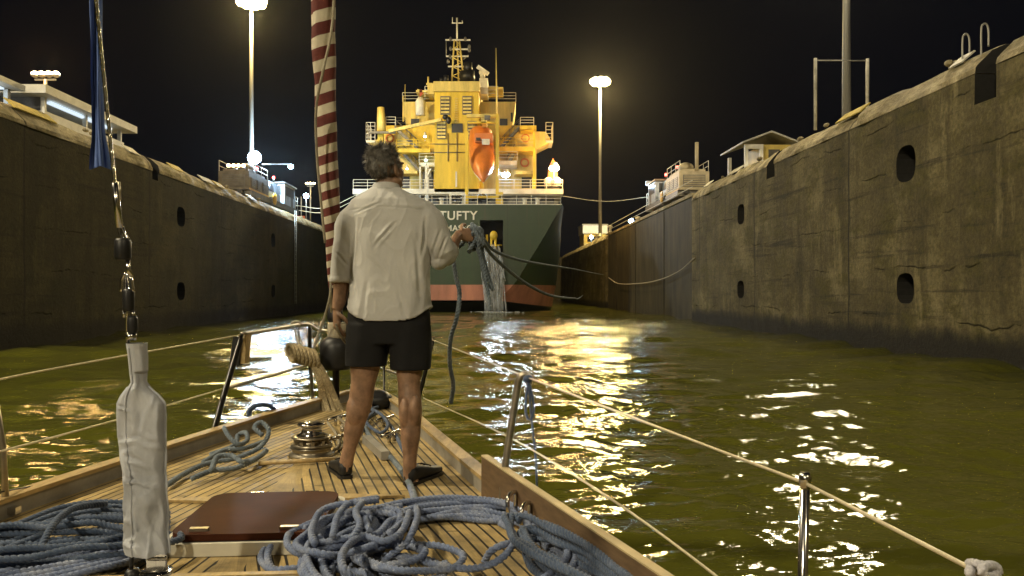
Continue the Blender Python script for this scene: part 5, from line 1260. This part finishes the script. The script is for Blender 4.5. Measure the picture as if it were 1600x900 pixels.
limb(sh_, [m_(688,388,-.005), m_(695,398,.03), m_(701,388,.085)], [.064,.060,.052], 26)
sh_.lathe([(.062,-.012),(.064,.012)], m_(533,438,.01), None, 24); sh_.ell(m_(686,408,.01), (.045,.05,.045), Euler((0,R(30),0)).to_matrix())
so_ = sh_.build('shirt', M['shirt'], man); remesh(so_, .0055, 5, .5)
me = so_.data; nv = len(me.vertices); co = np.zeros(nv*3); me.vertices.foreach_get('co', co); no = np.zeros(nv*3); me.vertices.foreach_get('normal', no)
co = co.reshape(-1,3); no = no.reshape(-1,3); O_ = ORIG[man.name]
folds = [((622,352),(592,386),.010,.008),((655,380),(660,470),.006,.012),((560,345),(552,430),.008,.010),((548,405),(562,470),.006,.012),((668,340),(662,400),.008,.008),((690,362),(676,402),.007,.007),((698,372),(684,408),.006,.006),((628,455),(640,498),.005,.012),((580,440),(572,498),.005,.012),((600,320),(560,336),.004,.006),((530,395),(545,415),.006,.007)]
FS = [(m_(*a), m_(*b), h, w) for a, b, h, w in folds]
for i in range(nv):
    p = Vector(co[i])+O_; d = 0
    d += noise.noise(Vector((p.x*11, p.y*11, p.z*5)))*.005
    r1 = 1-abs(noise.noise(Vector((p.x*7+p.z*3, p.y*7, p.z*4-p.x*2)))); d += max(0, r1-.76)*.018
    r2 = 1-abs(noise.noise(Vector((p.x*15, p.y*15, p.z*6)))); d += max(0, r2-.82)*.012
    if p.y < DM+.02:
        for a, b, h, w in FS:
            ab = Vector((b.x-a.x, 0, b.z-a.z)); ap = Vector((p.x-a.x, 0, p.z-a.z)); t = ap.dot(ab)/ab.dot(ab)
            if -.1 < t < 1.1:
                q = (ap-ab*t); s = q.length; e = math.exp(-(s/w)**2)*math.sin(max(0, min(1, (t+.1)/1.2))*math.pi); d += -h*e*1.1+h*.8*math.exp(-((s-w*1.7)/w)**2)*math.sin(max(0, min(1, (t+.1)/1.2))*math.pi)
    yk = EYE+(455-330)*K+.012*math.cos((p.x-m_(608,0).x)*9)
    if p.y < DM and abs(p.x-m_(608,0).x) < .2: d -= .003*math.exp(-((p.z-yk)/.0035)**2)
    co[i] += no[i]*d
me.vertices.foreach_set('co', co.ravel()); me.update()
cl = MB(); rc = []
for z, w_, r0 in ((0,.0,.078),(.018,0,.074),(.034,0,.070)): rc.append([m_(603,299,.005)+Vector((r0*math.cos(a), r0*.9*math.sin(a), z+.01*math.sin(a)*-1)) for a in np.linspace(0,2*math.pi,29)[:-1]])
cl.loft(rc, False).build('collar', M['shirt'], man, fix=True)
# shorts
sw = MB(); sw.loft([ring(m_((a+b)/2, y), (b-a)/2*K, dp, 36, .85) for y, a, b, dp in ((468,549,668,.105),(490,544,672,.115),(515,541,674,.12),(536,541,675,.115))])
sw.loft([ring(m_((a+b)/2, y, dd), (b-a)/2*K, dp, 30, .9) for y, a, b, dp, dd in ((505,543,612,.115,0),(535,541,609,.115,0),(555,540,606,.11,0),(571,540,604,.105,0))])
sw.loft([ring(m_((a+b)/2, y, dd), (b-a)/2*K, dp, 30, .9) for y, a, b, dp, dd in ((505,606,672,.115,0),(535,608,675,.115,-.01),(555,610,675,.11,-.02),(576,611,674,.105,-.03))])
wo = sw.build('shorts', M['shorts'], man); remesh(wo, .0065, 3, .5)
# shoes
def shoe(heel, dirv, s=1.0):
    d = Vector(dirv).normalized(); x = Vector((d.y, -d.x, 0)); rings = []
    for t, hw, h in ((-.035,.02,.05),(-.025,.034,.075),(.0,.038,.088),(.05,.036,.08),(.10,.040,.066),(.15,.046,.052),(.20,.046,.042),(.235,.036,.034),(.252,.015,.022)):
        c = heel+d*t*s; rings.append([c+x*hw*math.copysign(abs(math.cos(a))**.7, math.cos(a))+Vector((0,0,(h/2+.012)+h/2*math.copysign(abs(math.sin(a))**.7, math.sin(a)))) for a in np.linspace(0,2*math.pi,21)[:-1]])
    o = MB().loft(rings).build('shoe', M['shoe'], man)
    sr = [[p+Vector((0,0,-p.z+DZ+dz)) for p in [heel+d*t*s+x*hw*e for t, hw in ((-.04,.018),(-.03,.034),(.0,.04),(.05,.038),(.10,.043),(.16,.049),(.205,.048),(.24,.038),(.258,.015)) for e in (1,)]+[heel+d*t*s-x*hw for t, hw in ((.258,.015),(.24,.038),(.205,.048),(.16,.049),(.10,.043),(.05,.038),(.0,.04),(-.03,.034),(-.04,.018))]] for dz in (.001,.018)]
    MB().loft(sr, True, False).build('sole', M['black'], o)
    m = MB()
    for t in (.09,.115,.14): c = heel+d*t*s+Vector((0,0,.085-.35*(t-.09))); m.tube([c-x*.025, c+Vector((0,0,.005)), c+x*.025], .003, 6)
    m.build('lace', M['shoe'], o)
hl = m_(538,0,.02); hl.z = DZ; shoe(hl, (-.42,.9,0), 1.08)
hr = m_(648,0,-.12); hr.z = DZ; shoe(hr, (.42,.9,0), 1.08)
# ropes the man handles
g0, fwd, side, nrm = h2
gp = g0+nrm*.0-fwd*.005
gp = m_(738,365,.32)
m = MB()
for l, r in [
  ([gp+Vector((.0,.0,.05)), gp+Vector((.03,.02,.02)), P(770,390,4.9), P(800,403,5.6), P(835,411,6.8), P(868,416,9.5), P(900,421,15), P(920,425,28), P(935,428,55), P(943,429,99)], .0105),
  ([gp+Vector((-.01,.0,.03)), gp+Vector((.035,-.02,-.01)), P(768,398,4.7), P(800,427,5.2), P(830,448,5.8), P(858,461,6.8), P(880,465,9), P(898,466,15), P(906,465,30), P(911,461,119)], .0115),
  ([gp+Vector((.0,-.02,.04)), gp+Vector((.02,-.03,-.03)), P(752,410,4.42), P(759,440,4.42), P(764,466,4.42), P(765,486,4.42)], .0125),
  ([gp+Vector((.02,.01,.04)), gp+Vector((.03,.0,-.02)), P(756,405,4.46), P(766,440,4.46), P(770,452,4.46), P(763,440,4.44), P(754,412,4.42), P(745,385,4.42)], .0125),
  ([gp+Vector((-.02,.02,.02)), gp+Vector((-.05,.02,.035)), gp+Vector((-.07,.0,-.03)), P(709,395,4.4), P(712,430,4.38), P(718,458,4.36), P(714,495,4.35), P(704,530,4.36), P(703,570,4.38), P(708,602,4.42), P(704,630,4.46)], .0135),
  ]+[([gp+Vector((.035*math.cos(a)+.006*k, .03*math.sin(a)-.01*k, .06*math.cos(a+k*1.1)-.02+.012*k)) for a in np.linspace(0,6.6,10)], .0125) for k in range(4)]: m.rope(l, r)
tag(m.build('held_rope', M['rope_grey']), 'blue-grey rope bunched in the man\'s raised hand, its ends hanging and flung out', 'rope')
lh = m_(532,522,-.02)
rope_thing('held_line', 'thin cream line hanging from the man\'s lowered hand', M['rope_cream'], [[m_(527,505,-.03), lh, m_(541,545,.1), m_(548,572,.4), m_(552,590,.9), P(548,602,6.4)]], .008)
# ================================================================== NIGHT AIR
m, n, l, b = new_mat('humid_air'); n.remove(b)
vol = n.new('ShaderNodeVolumePrincipled'); vol.inputs['Density'].default_value = .00007; vol.inputs['Color'].default_value = (.9,.9,.88,1); vol.inputs['Anisotropy'].default_value = .85
l.new(vol.outputs[0], n['Material Output'].inputs['Volume'])
hz = MB().box((-430,-180,-5),(430,820,60)).build('haze', m); tag(hz, 'thin humid night air glowing around the lamps', 'haze', kind='stuff')
